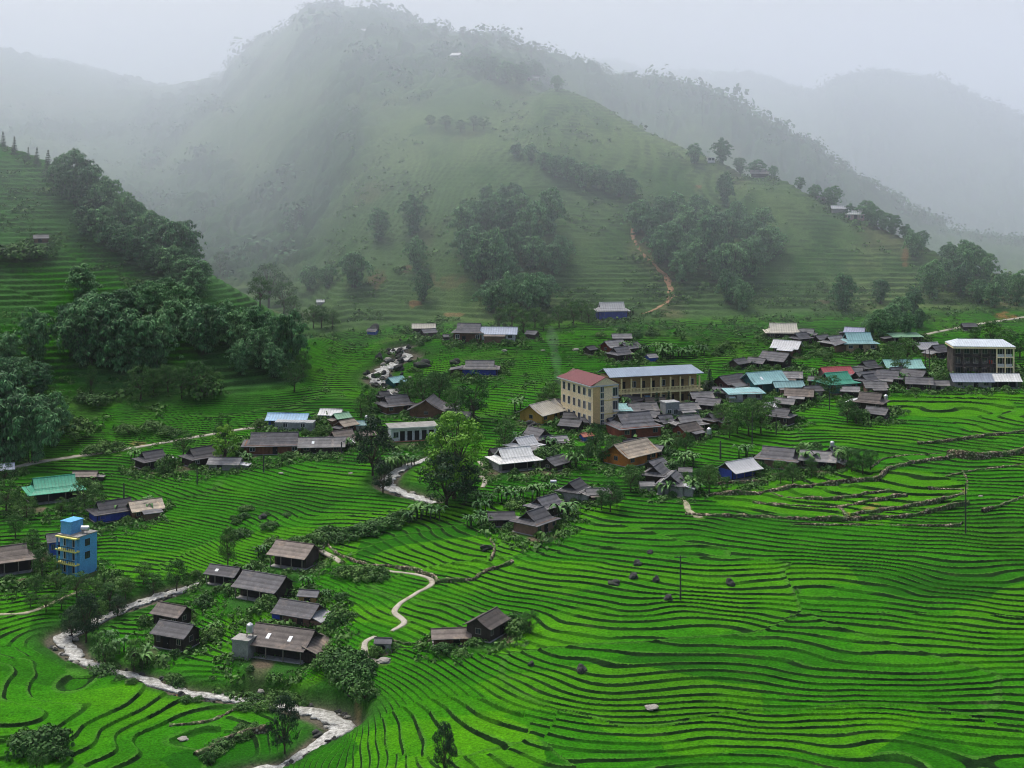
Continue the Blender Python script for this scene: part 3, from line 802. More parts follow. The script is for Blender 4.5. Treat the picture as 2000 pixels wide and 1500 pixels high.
b.inputs['Roughness'].default_value = 0.9
b.inputs['Specular IOR Level'].default_value = 0.03
bump(n, l, b, g1.outputs[0], 0.7, 0.25)
me = mesh_from_arrays('terrain', co, quads, [m])
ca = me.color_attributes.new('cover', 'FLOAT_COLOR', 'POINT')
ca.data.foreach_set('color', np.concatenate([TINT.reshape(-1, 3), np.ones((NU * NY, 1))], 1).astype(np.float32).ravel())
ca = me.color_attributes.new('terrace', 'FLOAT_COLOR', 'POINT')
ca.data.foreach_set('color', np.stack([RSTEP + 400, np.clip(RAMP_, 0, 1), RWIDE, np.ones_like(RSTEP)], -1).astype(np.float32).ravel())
terrain = bpy.data.objects.new('terrain', me)
COL.objects.link(terrain)
tag(terrain, kind='structure')

# ------------------------------------------------------------------ undergrowth and far woods: masses nobody could count
def scatter(name, weight, count, size, per, leaf, mat, seed, droop=.3, flat=.75, tone=None):
    """leaf clumps spread over the ground where the weight is high"""
    rng = np.random.default_rng(seed)
    w = (weight * np.gradient(YS)[None, :] * (np.gradient(AX)[:, None] * YS[None, :])).ravel()
    w = np.where((UU.ravel() > -150) & (UU.ravel() < 2150), w, 0)
    idx = rng.choice(w.size, count, p=w / w.sum())
    base = np.stack([XX.ravel()[idx], YY.ravel()[idx], Z.ravel()[idx]], 1) + rng.normal(0, .3, (count, 3)) * np.array([1, 1, 0])
    s = size * np.exp(rng.normal(0, .38, count))
    d = rng.normal(0, 1, (count, per, 3)); d[:, :, 2] = np.abs(d[:, :, 2])
    d /= np.linalg.norm(d, axis=2, keepdims=True)
    rad = rng.uniform(.45, 1.0, (count, per, 1))
    P = base[:, None, :] + d * rad * s[:, None, None] * np.array([1, 1, flat])
    P = P.reshape(-1, 3); N = d.reshape(-1, 3)
    sz = np.repeat(s, per)[:, None]
    nn = N + rng.normal(0, .35, N.shape); nn /= np.linalg.norm(nn, axis=1, keepdims=True)
    a = rng.normal(0, 1, N.shape); a[:, 2] -= droop * 2
    a -= nn * (a * nn).sum(1, keepdims=True); a /= np.linalg.norm(a, axis=1, keepdims=True) + 1e-9
    b_ = np.cross(nn, a)
    L_ = leaf * sz * rng.uniform(.6, 1.4, (len(P), 1))
    A, B = a * L_, b_ * L_ * .5
    co_ = np.stack([P - B * .4, P + A * .5 - B, P + A, P + A * .5 + B], 1).reshape(-1, 3)
    me_ = mesh_from_arrays(name, co_, np.arange(len(co_)).reshape(-1, 4), [mat], smooth=False)
    o = bpy.data.objects.new(name, me_); COL.objects.link(o)
    tag(o, kind='stuff')
    return o
# ------------------------------------------------------------------ houses
WALLC = {
 'wood': ('planks', (.105, .055, .032)), 'darkwood': ('planks', (.040, .031, .026)), 'redwood': ('planks', (.170, .045, .026)), 'woodred': ('planks', (.150, .060, .032)),
 'orange': ('planks', (.46, .165, .030)), 'plum': ('planks', (.075, .035, .035)), 'creamwood': ('planks', (.42, .32, .20)),
 'concrete': ('plaster', (.30, .30, .28)), 'cement': ('plaster', (.27, .28, .28)), 'white': ('plaster', (.62, .65, .64)), 'brick': ('brick', (.22, .135, .095)),
 'mustard': ('plaster', (.40, .26, .055)), 'mustardclay': ('plaster', (.34, .23, .085)), 'blue': ('sheet', (.045, .10, .40)), 'bluetarp': ('sheet', (.030, .060, .34)),
 'tealwall': ('sheet', (.022, .105, .105)), 'paleteal': ('sheet', (.10, .26, .24)), 'pink': ('plaster', (.48, .30, .27)), 'pinkish': ('plaster', (.36, .25, .23)),
}
ROOFC = {
 'dark': (.052, .053, .060), 'slate': (.088, .089, .098), 'grey': (.165, .165, .168), 'light': (.40, .41, .42), 'tan': (.27, .235, .185), 'taupe': (.135, .115, .100), 'brown': (.082, .072, .067),
 'cream': (.38, .36, .30), 'white': (.48, .49, .48), 'teal': (.18, .33, .335), 'paleteal': (.22, .42, .38), 'green': (.055, .33, .21), 'mossgreen': (.16, .30, .19), 'red': (.36, .075, .085), 'tinred': (.30, .11, .075),
 'blue': (.23, .42, .60), 'bluegrey': (.25, .29, .36), 'lilac': (.24, .26, .36), 'cement': (.25, .26, .26),
}
def wall_mat(k):
    kind, c = WALLC[k]
    if kind == 'planks': return mat_ribbed('planks_' + k, c, 0.30, 0, 0.35, 0.85, tuple(x * 0.45 for x in c), 0.6)
    if kind == 'brick': return mat_ribbed('bricks_' + k, c, 0.20, 2, 0.3, 0.9, (.10, .085, .07), 0.35)
    if kind == 'sheet': return mat_plain('sheet_' + k, c, 0.3, 0.6, 0.55, tuple(x * 0.6 for x in c))
    return mat_plain('plaster_' + k, c, 0.2, 0.5, 0.9, tuple(x * 0.62 for x in c))
def roof_mat(k):
    c = ROOFC[k]
    if k in ('dark', 'slate', 'grey', 'brown', 'taupe', 'tan'):
        return mat_ribbed('roofing_' + k, c, 0.9, 1, 0.32, 0.72, tuple(min(1, x * 1.7 + .03) * q for x, q in zip(c, (1.15, 1.0, .82))), 0.45)
    return mat_ribbed('sheeting_' + k, c, 0.7, 0, 0.16, 0.5, tuple(x * 0.66 for x in c), 0.25)
M_DARK = mat_plain('dark_parts_and_shade', (.012, .012, .013), .3, 1.0, .6)  # near-black for doors and dark fittings, also painted porch shade
M_GLASS = mat_plain('window_glass', (.030, .038, .045), .3, 1.0, .12, None, .6)
M_GABLET = mat_plain('gablet_boards', (.030, .024, .022), .4, 1.5, .9)
M_FRAME = mat_plain('pale_trim', (.52, .53, .52), .12, 1.0, .7)
M_POST = mat_plain('weathered_post', (.20, .18, .15), .3, 2.0, .85)
M_LIGHTSHEET = mat_plain('clear_sheet', (.62, .66, .68), .1, 1.0, .4)
M_STEEL = mat_plain('steel_tank', (.55, .57, .60), .1, 1.0, .28, None, .5, .6)
M_CEM = mat_plain('bare_concrete', (.27, .27, .255), .25, .6, .92, (.13, .135, .12))

def slope_quad(mb, e0, e1, r0, r1, th=.11, seg=4, sag=.10):
    """a roof slope from eaves e0-e1 to ridge r0-r1, slightly hollow like old roofing"""
    e0, e1, r0, r1 = map(Vector, (e0, e1, r0, r1))
    vs = []
    for k in range(seg + 1):
        t = k / seg
        s = Vector((0, 0, -sag * 4 * t * (1 - t) * 0.5))
        for a, b in ((e0, r0), (e1, r1)):
            p = a.lerp(b, t) + s
            vs.append(p); vs.append(p - Vector((0, 0, th)))
    fs = []
    for k in range(seg):
        b = 4 * k
        fs += [(b, b + 2, b + 6, b + 4), (b + 1, b + 5, b + 7, b + 3), (b, b + 4, b + 5, b + 1), (b + 2, b + 3, b + 7, b + 6)]
    fs += [(0, 1, 3, 2), (4 * seg, 4 * seg + 2, 4 * seg + 3, 4 * seg + 1)]
    mb.add(vs, fs)

def make_roof(kind, L, D, h, o, rise, rm, root, sag=.25):
    mb = MB()
    if kind == 'gable':
        x, y = L / 2 + o, D / 2 + o
        drop = rise * o / (D / 2)
        z0, z1 = h - drop + .12, h + rise + .12
        slope_quad(mb, (-x, -y, z0), (x, -y, z0), (-x, -.02, z1), (x, -.02, z1), sag=sag)
        slope_quad(mb, (x, y, z0), (-x, y, z0), (x, .02, z1), (-x, .02, z1), sag=sag)
        roof = mb.build('roof', rm, root)
        rc = MB(); rc.bar((-x - .03, 0, z1 + .01), (x + .03, 0, z1 + .01), .11, n=6)
        rc.build('ridge_cap', rm, roof)
        return roof, z1
    if kind == 'hip':                              # swept skirt all round with a small gable roof on top
        x, y = L / 2 + o, D / 2 + o
        gx, gy = L * .39, D * .31
        zs, z1 = h + rise * .30, h + rise + .15
        z0 = h - .25
        T = [(-gx, -gy, zs), (gx, -gy, zs), (gx, gy, zs), (-gx, gy, zs)]
        E = [(-x, -y, z0 + .10), (x, -y, z0 + .10), (x, y, z0 + .10), (-x, y, z0 + .10)]
        for a in range(4):
            b = (a + 1) % 4
            slope_quad(mb, E[a], E[b], T[a], T[b], sag=sag)
        gxo = gx + .28
        slope_quad(mb, (-gxo, -gy - .12, zs - .05), (gxo, -gy - .12, zs - .05), (-gxo, -.02, z1), (gxo, -.02, z1), sag=sag * .4)
        slope_quad(mb, (gxo, gy + .12, zs - .05), (-gxo, gy + .12, zs - .05), (gxo, .02, z1), (-gxo, .02, z1), sag=sag * .4)
        roof = mb.build('roof', rm, root)
        for s in (-1, 1):
            gb = MB()
            gb.add([(s * gx, -gy, zs), (s * gx, gy, zs), (s * gx, 0, z1 - .14)], [(0, 1, 2)])
            gb.build('gablet', M_GABLET, roof)
        rc = MB(); rc.bar((-gxo - .03, 0, z1 + .01), (gxo + .03, 0, z1 + .01), .12, n=6)
        rc.build('ridge_cap', rm, roof)
        return roof, z1
    if kind == 'shed':
        x, y = L / 2 + o, D / 2 + o
        slope_quad(mb, (-x, -y, h - .15), (x, -y, h - .15), (-x, y, h + rise * .6), (x, y, h + rise * .6), sag=0)
        roof = mb.build('roof', rm, root)
        return roof, h + rise * .6
    mb.box(-L / 2 - .1, L / 2 + .1, -D / 2 - .1, D / 2 + .1, h + .003, h + .25)
    return mb.build('roof', rm, root), h + .25

def add_window(root, x, y, z, w, hh, axis, sgn, frame=None, name='window'):
    """a framed window standing 3 cm proud of a wall; axis 'x': on a wall facing +-y, 'y': on a wall facing +-x"""
    f, p = MB(), MB()
    def bx(m, a0, a1, z0, z1, d0, d1):
        d0, d1 = sorted((d0 * sgn, d1 * sgn))
        if axis == 'x': m.box(x + a0, x + a1, y + d0, y + d1, z + z0, z + z1)
        else: m.box(x + d0, x + d1, y + a0, y + a1, z + z0, z + z1)
    t = .09
    bx(f, -w / 2 - t, w / 2 + t, -t, -.002, .0, .07); bx(f, -w / 2 - t, w / 2 + t, hh + .002, hh + t, .0, .07)
    bx(f, -w / 2 - t, -w / 2, .0, hh, .0, .07); bx(f, w / 2, w / 2 + t, .0, hh, .0, .07)
    bx(f, -.03, .03, .002, hh - .002, .012, .06)
    bx(p, -w / 2, w / 2, 0, hh, .0, .03)
    o = p.build(name, M_GLASS, root)
    f.build('frame', frame or M_FRAME, o)
    return o

def build_house(spec):
    u, v, wpx, yaw, kind, asp, h, wk, rk, ex, label = spec
    p = at(u, v)
    W = wpx * p.y / F * (1.05 if v > 1060 else 1.3 if (v > 640 and wpx < 70) else 1.18 if v > 600 else 1.0)
    yr = R(yaw)
    cs, sn = abs(math.cos(yr)), abs(math.sin(yr))
    o = min(.75, .07 * W)
    L = (W - 2 * o * (cs + sn)) / (cs + asp * sn)
    if yaw == 80: L = W / 1.25
    D = asp * L
    h = h * min(1.0, .55 + .055 * W) * (.80 if 640 < v < 1060 else 1.0)
    rise = {'gable': .27, 'hip': .31, 'shed': .18, 'flat': 0}[kind] * D
    rise = max(rise, .5) if kind != 'flat' else 0
    back = (D * cs + L * sn) / 2
    root = empty('house' if wpx > 27 else 'hut', (p.x, p.y + back, p.z), yr)
    tag(root, label, 'house' if wpx > 27 else 'hut', 'village houses')
    rng = random.Random(int(u * 7 + v))
    wm, rm = wall_mat(wk), roof_mat(rk)
    tarp = wk in ('bluetarp',) and kind != 'flat'
    main = wall_mat('darkwood') if tarp else wm
    porch = 'o' in ex
    y0 = -D / 2 + (D * .20 if porch else 0)
    wl = MB()
    wl.box(-L / 2, L / 2, y0, D / 2, -1.2, h - .02)
    if kind == 'gable':
        for s in (-1, 1):
            x0, x1 = (s * L / 2 - .06, s * L / 2)
            a = [(x0, y0, h - .02), (x0, D / 2, h - .02), (x0, 0, h + rise - .08), (x1, y0, h - .02), (x1, D / 2, h - .02), (x1, 0, h + rise - .08)]
            wl.add(a, [(0, 1, 2), (3, 5, 4), (0, 2, 5, 3), (1, 4, 5, 2)])
    if kind == 'shed':
        wl.box(-L / 2 + .01, L / 2 - .01, D / 2 - .2, D / 2 - .01, h - .02, h + rise * .42)
    wall = wl.build('wall', main, root)
    roof, top = make_roof(kind, L, D, h, o, rise, rm, root, sag=.07 * D)
    # foundation course of earth and stone
    fb = MB(); fb.box(-L / 2 - .25, L / 2 + .25, -D / 2 - .25, D / 2 + .25, -1.6, .12)
    fb.build('plinth', M_CEM, root)
    s = 1 if yaw < 0 else -1                                       # the gable that faces the valley
    if tarp:
        t = MB()
        t.box(*(sorted((s * (L / 2 + .01), s * (L / 2 + .07)))), y0 + .1, D / 2 - .1, .25, h - .15)
        if kind == 'gable':
            x1 = s * (L / 2 + .05); t.add([(x1, y0 + .2, h - .15), (x1, D / 2 - .2, h - .15), (x1, 0, h + rise - .35)], [(0, 1, 2)])
        t.box(-L / 2 + .1, L / 2 - .3, y0 - .07, y0 - .01, .25, h - .25)
        t.build('tarpaulin', wm, root)
    if 'T' in ex:
        t = MB(); t.box(-L / 2 - .6, -L / 2 + .9, -D / 2 - .15, -D / 2 - .08, h - 1.3, h - .05)
        t.build('tarpaulin', wall_mat('bluetarp'), root)
    if porch:
        n = max(3, int(L / 3))
        for k in range(n + 1):
            pm = MB(); x = -L / 2 + L * k / n
            pm.bar((x, -D / 2 - o * .4, -.6), (x, -D / 2 - o * .4, h - .12), .09, n=6)
            pm.build('post', M_POST, root)
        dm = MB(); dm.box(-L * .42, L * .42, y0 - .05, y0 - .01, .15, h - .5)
        dm.build('porch_shade', M_DARK, root)  # near-black sheet painting the shade inside the open front
    elif wpx > 30 and kind != 'flat':
        dm = MB(); x = rng.uniform(-.25, .25) * L
        dm.box(x - .55, x + .55, y0 - .06, y0 - .004, .13, min(2.0, h - .3))
        dr = dm.build('door', M_DARK if wk != 'white' else M_GLASS, root)
        hm_ = MB(); hm_.box(x + .36, x + .44, y0 - .10, y0 - .062, .95, 1.1)
        hm_.build('handle', M_STEEL, dr)
        for xx in (-.36 * L, .36 * L):
            if abs(xx - x) > 1.2 and h > 1.7:
                add_window(root, xx, y0, h * .42, min(1.1, .12 * L), h * .33, 'x', -1, None if 'w' in ex else M_POST)
        if kind == 'gable' and wpx > 44 and not tarp:
            add_window(root, s * L / 2, .0, h * .45, .9, h * .32, 'y', s, M_POST)
    if kind == 'flat':
        for xx in (-.22 * L, .24 * L):
            for zz in ([.9] if h < 4 else [.9, h * .58]):
                add_window(root, xx, -D / 2, zz, 1.0, 1.1, 'x', -1)
    if 's' in ex:
        for k in range(2 if wpx > 100 else 1):
            x = (-.22 + .42 * k) * L + (.1 if wpx < 100 else 0)
            t0, t1 = .42, .66
            y_ = lambda t: -(D / 2 + o) * (1 - t)
            z_ = lambda t: h - rise * o / (D / 2) + .12 + (rise + rise * o / (D / 2)) * t - .07 * D * 2 * t * (1 - t) + .05
            sm = MB()
            sm.add([(x - .3, y_(t0), z_(t0)), (x + .3, y_(t0), z_(t0)), (x + .3, y_(t1), z_(t1)), (x - .3, y_(t1), z_(t1)),
                    (x - .3, y_(t0), z_(t0) - .1), (x + .3, y_(t0), z_(t0) - .1), (x + .3, y_(t1), z_(t1) - .1), (x - .3, y_(t1), z_(t1) - .1)],
                   [(0, 1, 2, 3), (0, 4, 5, 1), (1, 5, 6, 2), (2, 6, 7, 3), (3, 7, 4, 0)])
            sm.build('skylight', M_LIGHTSHEET, roof)
    if 'l' in ex:
        lm = MB(); x0 = L / 2
        lm.box(x0 + .01, x0 + L * .30, -D * .40, D * .42, -1.2, h * .62)
        lean = lm.build('lean_to', main, root)
        l2 = MB(); slope_quad(l2, (x0 + L * .36, -D * .5, h * .66), (x0 + L * .36, D * .5, h * .66), (x0 - .05, -D * .5, h * .66 + D * .18), (x0 - .05, D * .5, h * .66 + D * .18), sag=0)
        l2.build('roof', roof_mat('light' if rk in ('slate', 'grey', 'dark') else 'taupe'), lean)
    if 34 < wpx < 75 and 640 < v < 1060 and rng.random() < .6 and kind != 'flat':   # a lower roof built on to one end or the front
        sd = rng.choice([-1, 1])
        hl = h * .72
        lm, l2 = MB(), MB()
        if rng.random() < .5:
            x0, x1 = sd * (L / 2 + .01), sd * (L / 2 + .34 * L)
            lm.box(*sorted((x0, x1)), -D * .42, D * .30, -1.4, hl)
            a, b_ = (x1 + sd * .3, -D * .5, hl + .02), (x1 + sd * .3, D * .38, hl + .02)
            c_, d_ = (x0, -D * .5, hl + D * .13), (x0, D * .38, hl + D * .13)
        else:
            x0, x1 = -L * .30 + sd * L * .1, L * .30 + sd * L * .1
            lm.box(x0, x1, -D / 2 - D * .38, -D / 2 - .08, -1.4, hl)
            a, b_ = (x0 - .3, -D / 2 - D * .46, hl + .02), (x1 + .3, -D / 2 - D * .46, hl + .02)
            c_, d_ = (x0 - .3, -D / 2 - .08, hl + D * .12), (x1 + .3, -D / 2 - .08, hl + D * .12)
        lean = lm.build('lean_to', wall_mat(rng.choice(['concrete', 'darkwood', 'wood', 'brick'])), root)
        slope_quad(l2, a, b_, c_, d_, sag=.1)
        l2.build('roof', roof_mat(rng.choice(['grey', 'slate', 'grey', 'taupe', 'light'])), lean)
    return root

HOUSE_AT = []
for sp in HOUSES:
    r_ = build_house(sp)
    HOUSE_AT.append((sp, r_.location.copy()))

# ------------------------------------------------------------------ the yellow school: a tall end block and a long wing
M_CREAM = mat_plain('cream_wall', (.88, .73, .46), .07, .4, .85, (.70, .56, .34))
M_OCHRE = mat_plain('ochre_wall', (.62, .43, .20), .10, .4, .85)
M_YEL = mat_plain('yellow_trim', (.66, .52, .20), .10, .5, .8)
p = at(1157, 838)
root = empty('school_block', (p.x - .3, p.y + 8.2, p.z), R(-62))
tag(root, 'three storey cream school block with a dark red roof', 'school')
L, D, h = 14.9, 7.0, 9.9
w = MB(); w.box(-L / 2, L / 2, -D / 2, D / 2, -2, h)
w.add([(L / 2, -D / 2, h), (L / 2, D / 2, h), (L / 2, 0, h + 1.9), (-L / 2, -D / 2, h), (-L / 2, D / 2, h), (-L / 2, 0, h + 1.9)], [(0, 1, 2), (3, 5, 4)])
w.build('wall', M_CREAM, root)
st = MB(); st.box(L / 2 + .003, L / 2 + .05, -D / 2 + .02, -D / 2 + 1.9, 0, h - .3); st.build('corner_panel', M_OCHRE, root)
rf = MB()
slope_quad(rf, (-L / 2 - .6, -D / 2 - .7, h + .12), (L / 2 + .2, -D / 2 - .7, h + .12), (-L / 2 + 1.8, -.02, h + 1.9), (L / 2 + .2, -.02, h + 1.9), sag=0)
slope_quad(rf, (L / 2 + .2, D / 2 + .7, h + .12), (-L / 2 - .6, D / 2 + .7, h + .12), (L / 2 + .2, .02, h + 1.9), (-L / 2 + 1.8, .02, h + 1.9), sag=0)
slope_quad(rf, (-L / 2 - .6, D / 2 + .7, h + .12), (-L / 2 - .6, -D / 2 - .7, h + .12), (-L / 2 + 1.8, .05, h + 1.9), (-L / 2 + 1.8, -.05, h + 1.9), sag=0)
roof = rf.build('roof', mat_ribbed('red_metal', (.17, .030, .040), .5, 0, .15, .6, (.12, .03, .035), .25), root)
g = MB(); g.box(-L / 2 - .65, L / 2 + .3, -D / 2 - .8, -D / 2 - .03, h - .25, h + .02); g.box(L / 2 + .06, L / 2 + .3, -D / 2, D / 2, h - .25, h + .02); g.build('cornice', M_FRAME, root)
for fl in range(3):
    for k in range(6):
        x = -L / 2 + 1.6 + k * (L - 3.0) / 5
        add_window(root, x, -D / 2, 1.0 + fl * 3.15, 1.0, 1.7, 'x', -1, M_FRAME)
for fl in range(3):
    b = MB(); b.box(L / 2 + .003, L / 2 + .06, -D / 2 + 1.95, D / 2 - 1.4, fl * 3.15 + 3.0, fl * 3.15 + 3.25); b.build('band', M_YEL, root)
    for q in (0, 1):
        add_window(root, L / 2 + (.055), -D / 2 + 2.5, .6 + fl * 3.15 + q * 1.5, .8, 1.2, 'y', 1, M_FRAME)
    add_window(root, L / 2, D / 2 - .9, .9 + fl * 3.15, 1.2, 1.9, 'y', 1, M_FRAME)
    bl = MB(); bl.box(L / 2 + .08, L / 2 + .8, D / 2 - 1.7, D / 2, fl * 3.15 + .45, fl * 3.15 + .62); bl.build('balcony', M_FRAME, root)
wb = MB()
for z_ in (0.8, 1.6): wb.bar((L / 2 + .12, D / 2 - .1, z_), (L / 2 + .12, D / 2 - .1, h), .07)
wb.build('drainpipe', M_FRAME, root)

p = at(1285, 800)
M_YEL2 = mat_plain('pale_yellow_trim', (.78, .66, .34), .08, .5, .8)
root = empty('school_wing', (p.x - 1.0, p.y + 9.0, p.z), R(16))
tag(root, 'long yellow two storey school wing with balconies and a pale blue roof', 'school')
L, D, h = 23.5, 7.5, 7.4
w = MB(); w.box(-L / 2, L / 2, -D / 2 + 2.0, D / 2, -3, h); w.build('wall', mat_plain('shaded_ochre', (.36, .25, .12), .12, .4, .85), root)  # ochre darkened to paint in the shade of the balcony recess
rf = MB()
slope_quad(rf, (-L / 2 - .6, -D / 2 - .9, h + .25), (L / 2 + .8, -D / 2 - .9, h + .25), (-L / 2 - .6, .2, h + 1.7), (L / 2 - .6, .2, h + 1.7), sag=0)
slope_quad(rf, (L / 2 + .8, D / 2 + .6, h + .25), (-L / 2 - .6, D / 2 + .6, h + .25), (L / 2 - .6, .24, h + 1.7), (-L / 2 - .6, .24, h + 1.7), sag=0)
rf.build('roof', mat_ribbed('blue_metal', (.20, .25, .31), .6, 0, .12, .75, (.15, .19, .24), .2), root)
for fl in (0, 1):
    z0 = -.1 + fl * 3.7
    sl = MB(); sl.box(-L / 2, L / 2 + .7, -D / 2 - .5, -D / 2 + 2.0, z0 - .35, z0); sl.build('floor_slab', M_YEL2, root)
    ra = MB()
    ra.box(-L / 2, L / 2 + .4, -D / 2 - .40, -D / 2 - .26, z0 + .85, z0 + 1.0)
    nb = 64
    for k in range(nb):
        x = -L / 2 + (k + .5) * L / nb
        ra.box(x - .07, x + .07, -D / 2 - .38, -D / 2 - .28, z0 + .003, z0 + .848)
    ra.build('balustrade', M_YEL2, root)
    for k in range(10):
        x = -L / 2 + .15 + k * (L - .3) / 9
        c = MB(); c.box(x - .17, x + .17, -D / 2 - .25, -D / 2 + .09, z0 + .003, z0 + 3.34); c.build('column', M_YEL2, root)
    for k in range(9):
        x = -L / 2 + .15 + (k + .5) * (L - .3) / 9
        if k % 3 != 2:
            d = MB(); d.box(x - .5, x + .5, -D / 2 + 1.95, -D / 2 + 1.997, z0 + .05, z0 + 2.3); d.build('door', M_DARK, root)
        else:
            add_window(root, x, -D / 2 + 2.0, z0 + .9, 1.3, 1.4, 'x', -1, M_FRAME)
fd = MB(); fd.box(-L / 2 + .05, L / 2 + .5, -D / 2 - .3, -D / 2 + 1.9, -3.2, -.46); fd.build('base', M_OCHRE, root)

# ------------------------------------------------------------------ burnt looking three storey building
p = at(1927, 738)
root = empty('apartment_building', (p.x, p.y + 5.2, p.z), R(-4))
tag(root, 'tall blackened building with yellow balconies and a pale hipped roof', 'building')
L, D, h = 15.0, 8.0, 7.5
M_SOOT = mat_plain('mouldy_wall', (.060, .054, .050), .4, .5, .95, (.16, .13, .11))
w = MB(); w.box(-L / 2, L / 2, -D / 2 + 1.2, D / 2, -2, h); w.build('wall', M_SOOT, root)
rf = MB(); x, y = L / 2 + .5, D / 2 + .5
E = [(-x, -y, h + .35), (x, -y, h + .35), (x, y, h + .35), (-x, y, h + .35)]; T = [(-x + 2.2, -.4, h + 1.7), (x - 2.2, -.4, h + 1.7), (x - 2.2, .4, h + 1.7), (-x + 2.2, .4, h + 1.7)]
for a in range(4): slope_quad(rf, E[a], E[(a + 1) % 4], T[a], T[(a + 1) % 4], sag=0)
rf.build('roof', mat_ribbed('pale_blue_metal', (.48, .54, .58), .6, 0, .12, .5, None, .2), root)
cn = MB(); cn.box(-x + .05, x - .05, -y + .05, y - .05, h - .25, h + .22); cn.build('cornice', M_CREAM, root)
for fl in range(3):
    z0 = fl * 2.5
    sl = MB(); sl.box(-L / 2, L / 2 - 4.2, -D / 2, -D / 2 + 1.19, z0 - .12, z0 + .06); sl.build('floor_slab', M_SOOT, root)
    s2 = MB(); s2.box(L / 2 - 4.19, L / 2 + .2, -D / 2 - .1, -D / 2 + 1.19, z0 - .15, z0 + .1); s2.build('balcony', M_CREAM, root)
    for k in range(5):
        x = -L / 2 + 1.1 + k * 2.3
        add_window(root, x, -D / 2 + 1.2, z0 + .75, 1.2, 1.5, 'x', -1, M_CEM)
    for k in range(2):
        x = L / 2 - 3.2 + k * 2.0
        add_window(root, x, -D / 2 + 1.2, z0 + .35, 1.3, 2.0, 'x', -1, M_FRAME)
        rl = MB(); rl.box(x - .85, x + .85, -D / 2 - .06, -D / 2 + .02, z0 + .10, z0 + .85); rl.build('railing', M_FRAME, root)
for k, x in enumerate((-L / 2 + .1, -L / 2 + 2.3, -L / 2 + 6.9, -L / 2 + 9.2, L / 2 - 4.25, L / 2 - 2.1, L / 2 + .05)):
    c = MB(); c.box(x - .16, x + .16, -D / 2 - .12, -D / 2 + .2, -1.5, h - .26); c.build('column', M_SOOT if k < 4 else M_CREAM, root)
rd = MB(); rd.box(1.6, 2.4, -D / 2 + 1.10, -D / 2 + 1.15, 3.2, 4.1); rd.build('notice_board', mat_plain('red_board', (.45, .06, .035), .2), root)

# ------------------------------------------------------------------ blue tower house
M_SKY = mat_plain('sky_blue_wall', (.115, .37, .66), .10, .4, .8, (.09, .29, .54))
M_LEM = mat_plain('lemon_band', (.70, .66, .20), .08, .5, .8)
p = at(139, 1131)
root = empty('tower_house', (p.x, p.y + 3.4, p.z), R(24))
root.rotation_euler = (0, 0, R(-58))
tag(root, 'narrow bright blue three storey house with yellow balcony edges', 'house')
L, D, h = 5.4, 5.0, 7.4                        # front (-x side after turning) carries the balconies
w = MB(); w.box(-L / 2 + .9, L / 2, -D / 2, D / 2, -1.5, h); w.build('wall', M_SKY, root)
root.rotation_euler = (0, 0, R(62))
# local -x faces the valley to the left, local -y to the right
for k in range(4):
    z0 = k * 2.45
    if k:
        s2 = MB(); s2.box(-L / 2 - .25, -L / 2 + .89, -D / 2 - .12, D / 2 + .12, z0 - .22, z0 + .02); s2.build('balcony', M_LEM, root)
    if k < 3:
        for y in (-D / 2 + .15, -.2, D / 2 - .15):
            c = MB(); c.box(-L / 2 - .02, -L / 2 + .2, y - .12, y + .12, z0 + .023, z0 + 2.226); c.build('column', M_SKY, root)
        for y in (-1.2, 1.0):
            add_window(root, -L / 2 + .9, y, z0 + .5, .9, 1.5, 'y', -1, M_FRAME)
        if k:
            rl = MB(); rl.box(-L / 2 - .2, -L / 2 - .14, -D / 2 + .3, D / 2 - .3, z0 + .6, z0 + .68)
            for q in range(9): rl.box(-L / 2 - .19, -L / 2 - .15, -D / 2 + .35 + q * .53, -D / 2 + .40 + q * .53, z0 + .023, z0 + .597)
            rl.build('railing', M_DARK, root)
for z0 in (3.1, 5.5):
    add_window(root, .2, -D / 2, z0, 1.0, 1.1, 'x', -1, M_DARK)
rp = MB(); rp.box(-L / 2 + .3, L / 2 + .1, -D / 2 - .1, D / 2 + .1, h + .003, h + .16); rp.build('roof', M_CEM, root)
ph = MB(); ph.box(-L / 2 + 1.0, L / 2 - 1.2, -.1, D / 2 - .1, h + .163, h + 2.35); ph.build('stair_head', M_SKY, root)
pr = MB(); pr.box(-L / 2 + .9, L / 2 - 1.1, -.2, D / 2, h + 2.353, h + 2.55); pr.build('parapet', M_SKY, root)

def water_tank(loc, s, label, upright=False):
    root = empty('water_tank', loc)
    tag(root, label, 'water tank', 'steel water tanks')
    b = MB()
    if upright:
        for k in range(6):
            t0, t1 = k / 6, (k + 1) / 6
            r = lambda t: s * (.62 if t < .7 else .62 * math.sqrt(max(0.02, 1 - ((t - .7) / .32) ** 2)))
            b.bar((0, 0, .7 * s + 1.6 * s * t0), (0, 0, .7 * s + 1.6 * s * t1), r(t0), r(t1), 12)
    else:
        b.bar((-.85 * s, 0, 1.1 * s), (.85 * s, 0, 1.1 * s), .55 * s, .55 * s, 14)
        b.bar((.85 * s, 0, 1.1 * s), (1.0 * s, 0, 1.1 * s), .55 * s, .25 * s, 14)
        b.bar((-1.0 * s, 0, 1.1 * s), (-.85 * s, 0, 1.1 * s), .25 * s, .55 * s, 14)
    b.build('barrel', M_STEEL, root, smooth=False)
    f = MB()
    for x in (-.5, .5):
        for y in (-.4, .4): f.bar((x * s, y * s, -.3), (x * s, y * s, .75 * s), .05)
    f.box(-.6 * s, .6 * s, -.5 * s, .5 * s, .66 * s, .72 * s)
    f.build('stand', M_POST, root)
    return root
water_tank((root.location.x + 1.7, root.location.y + -.4, root.location.z + h + .16), .85, 'steel water tank lying on the flat roof of the blue tower house')

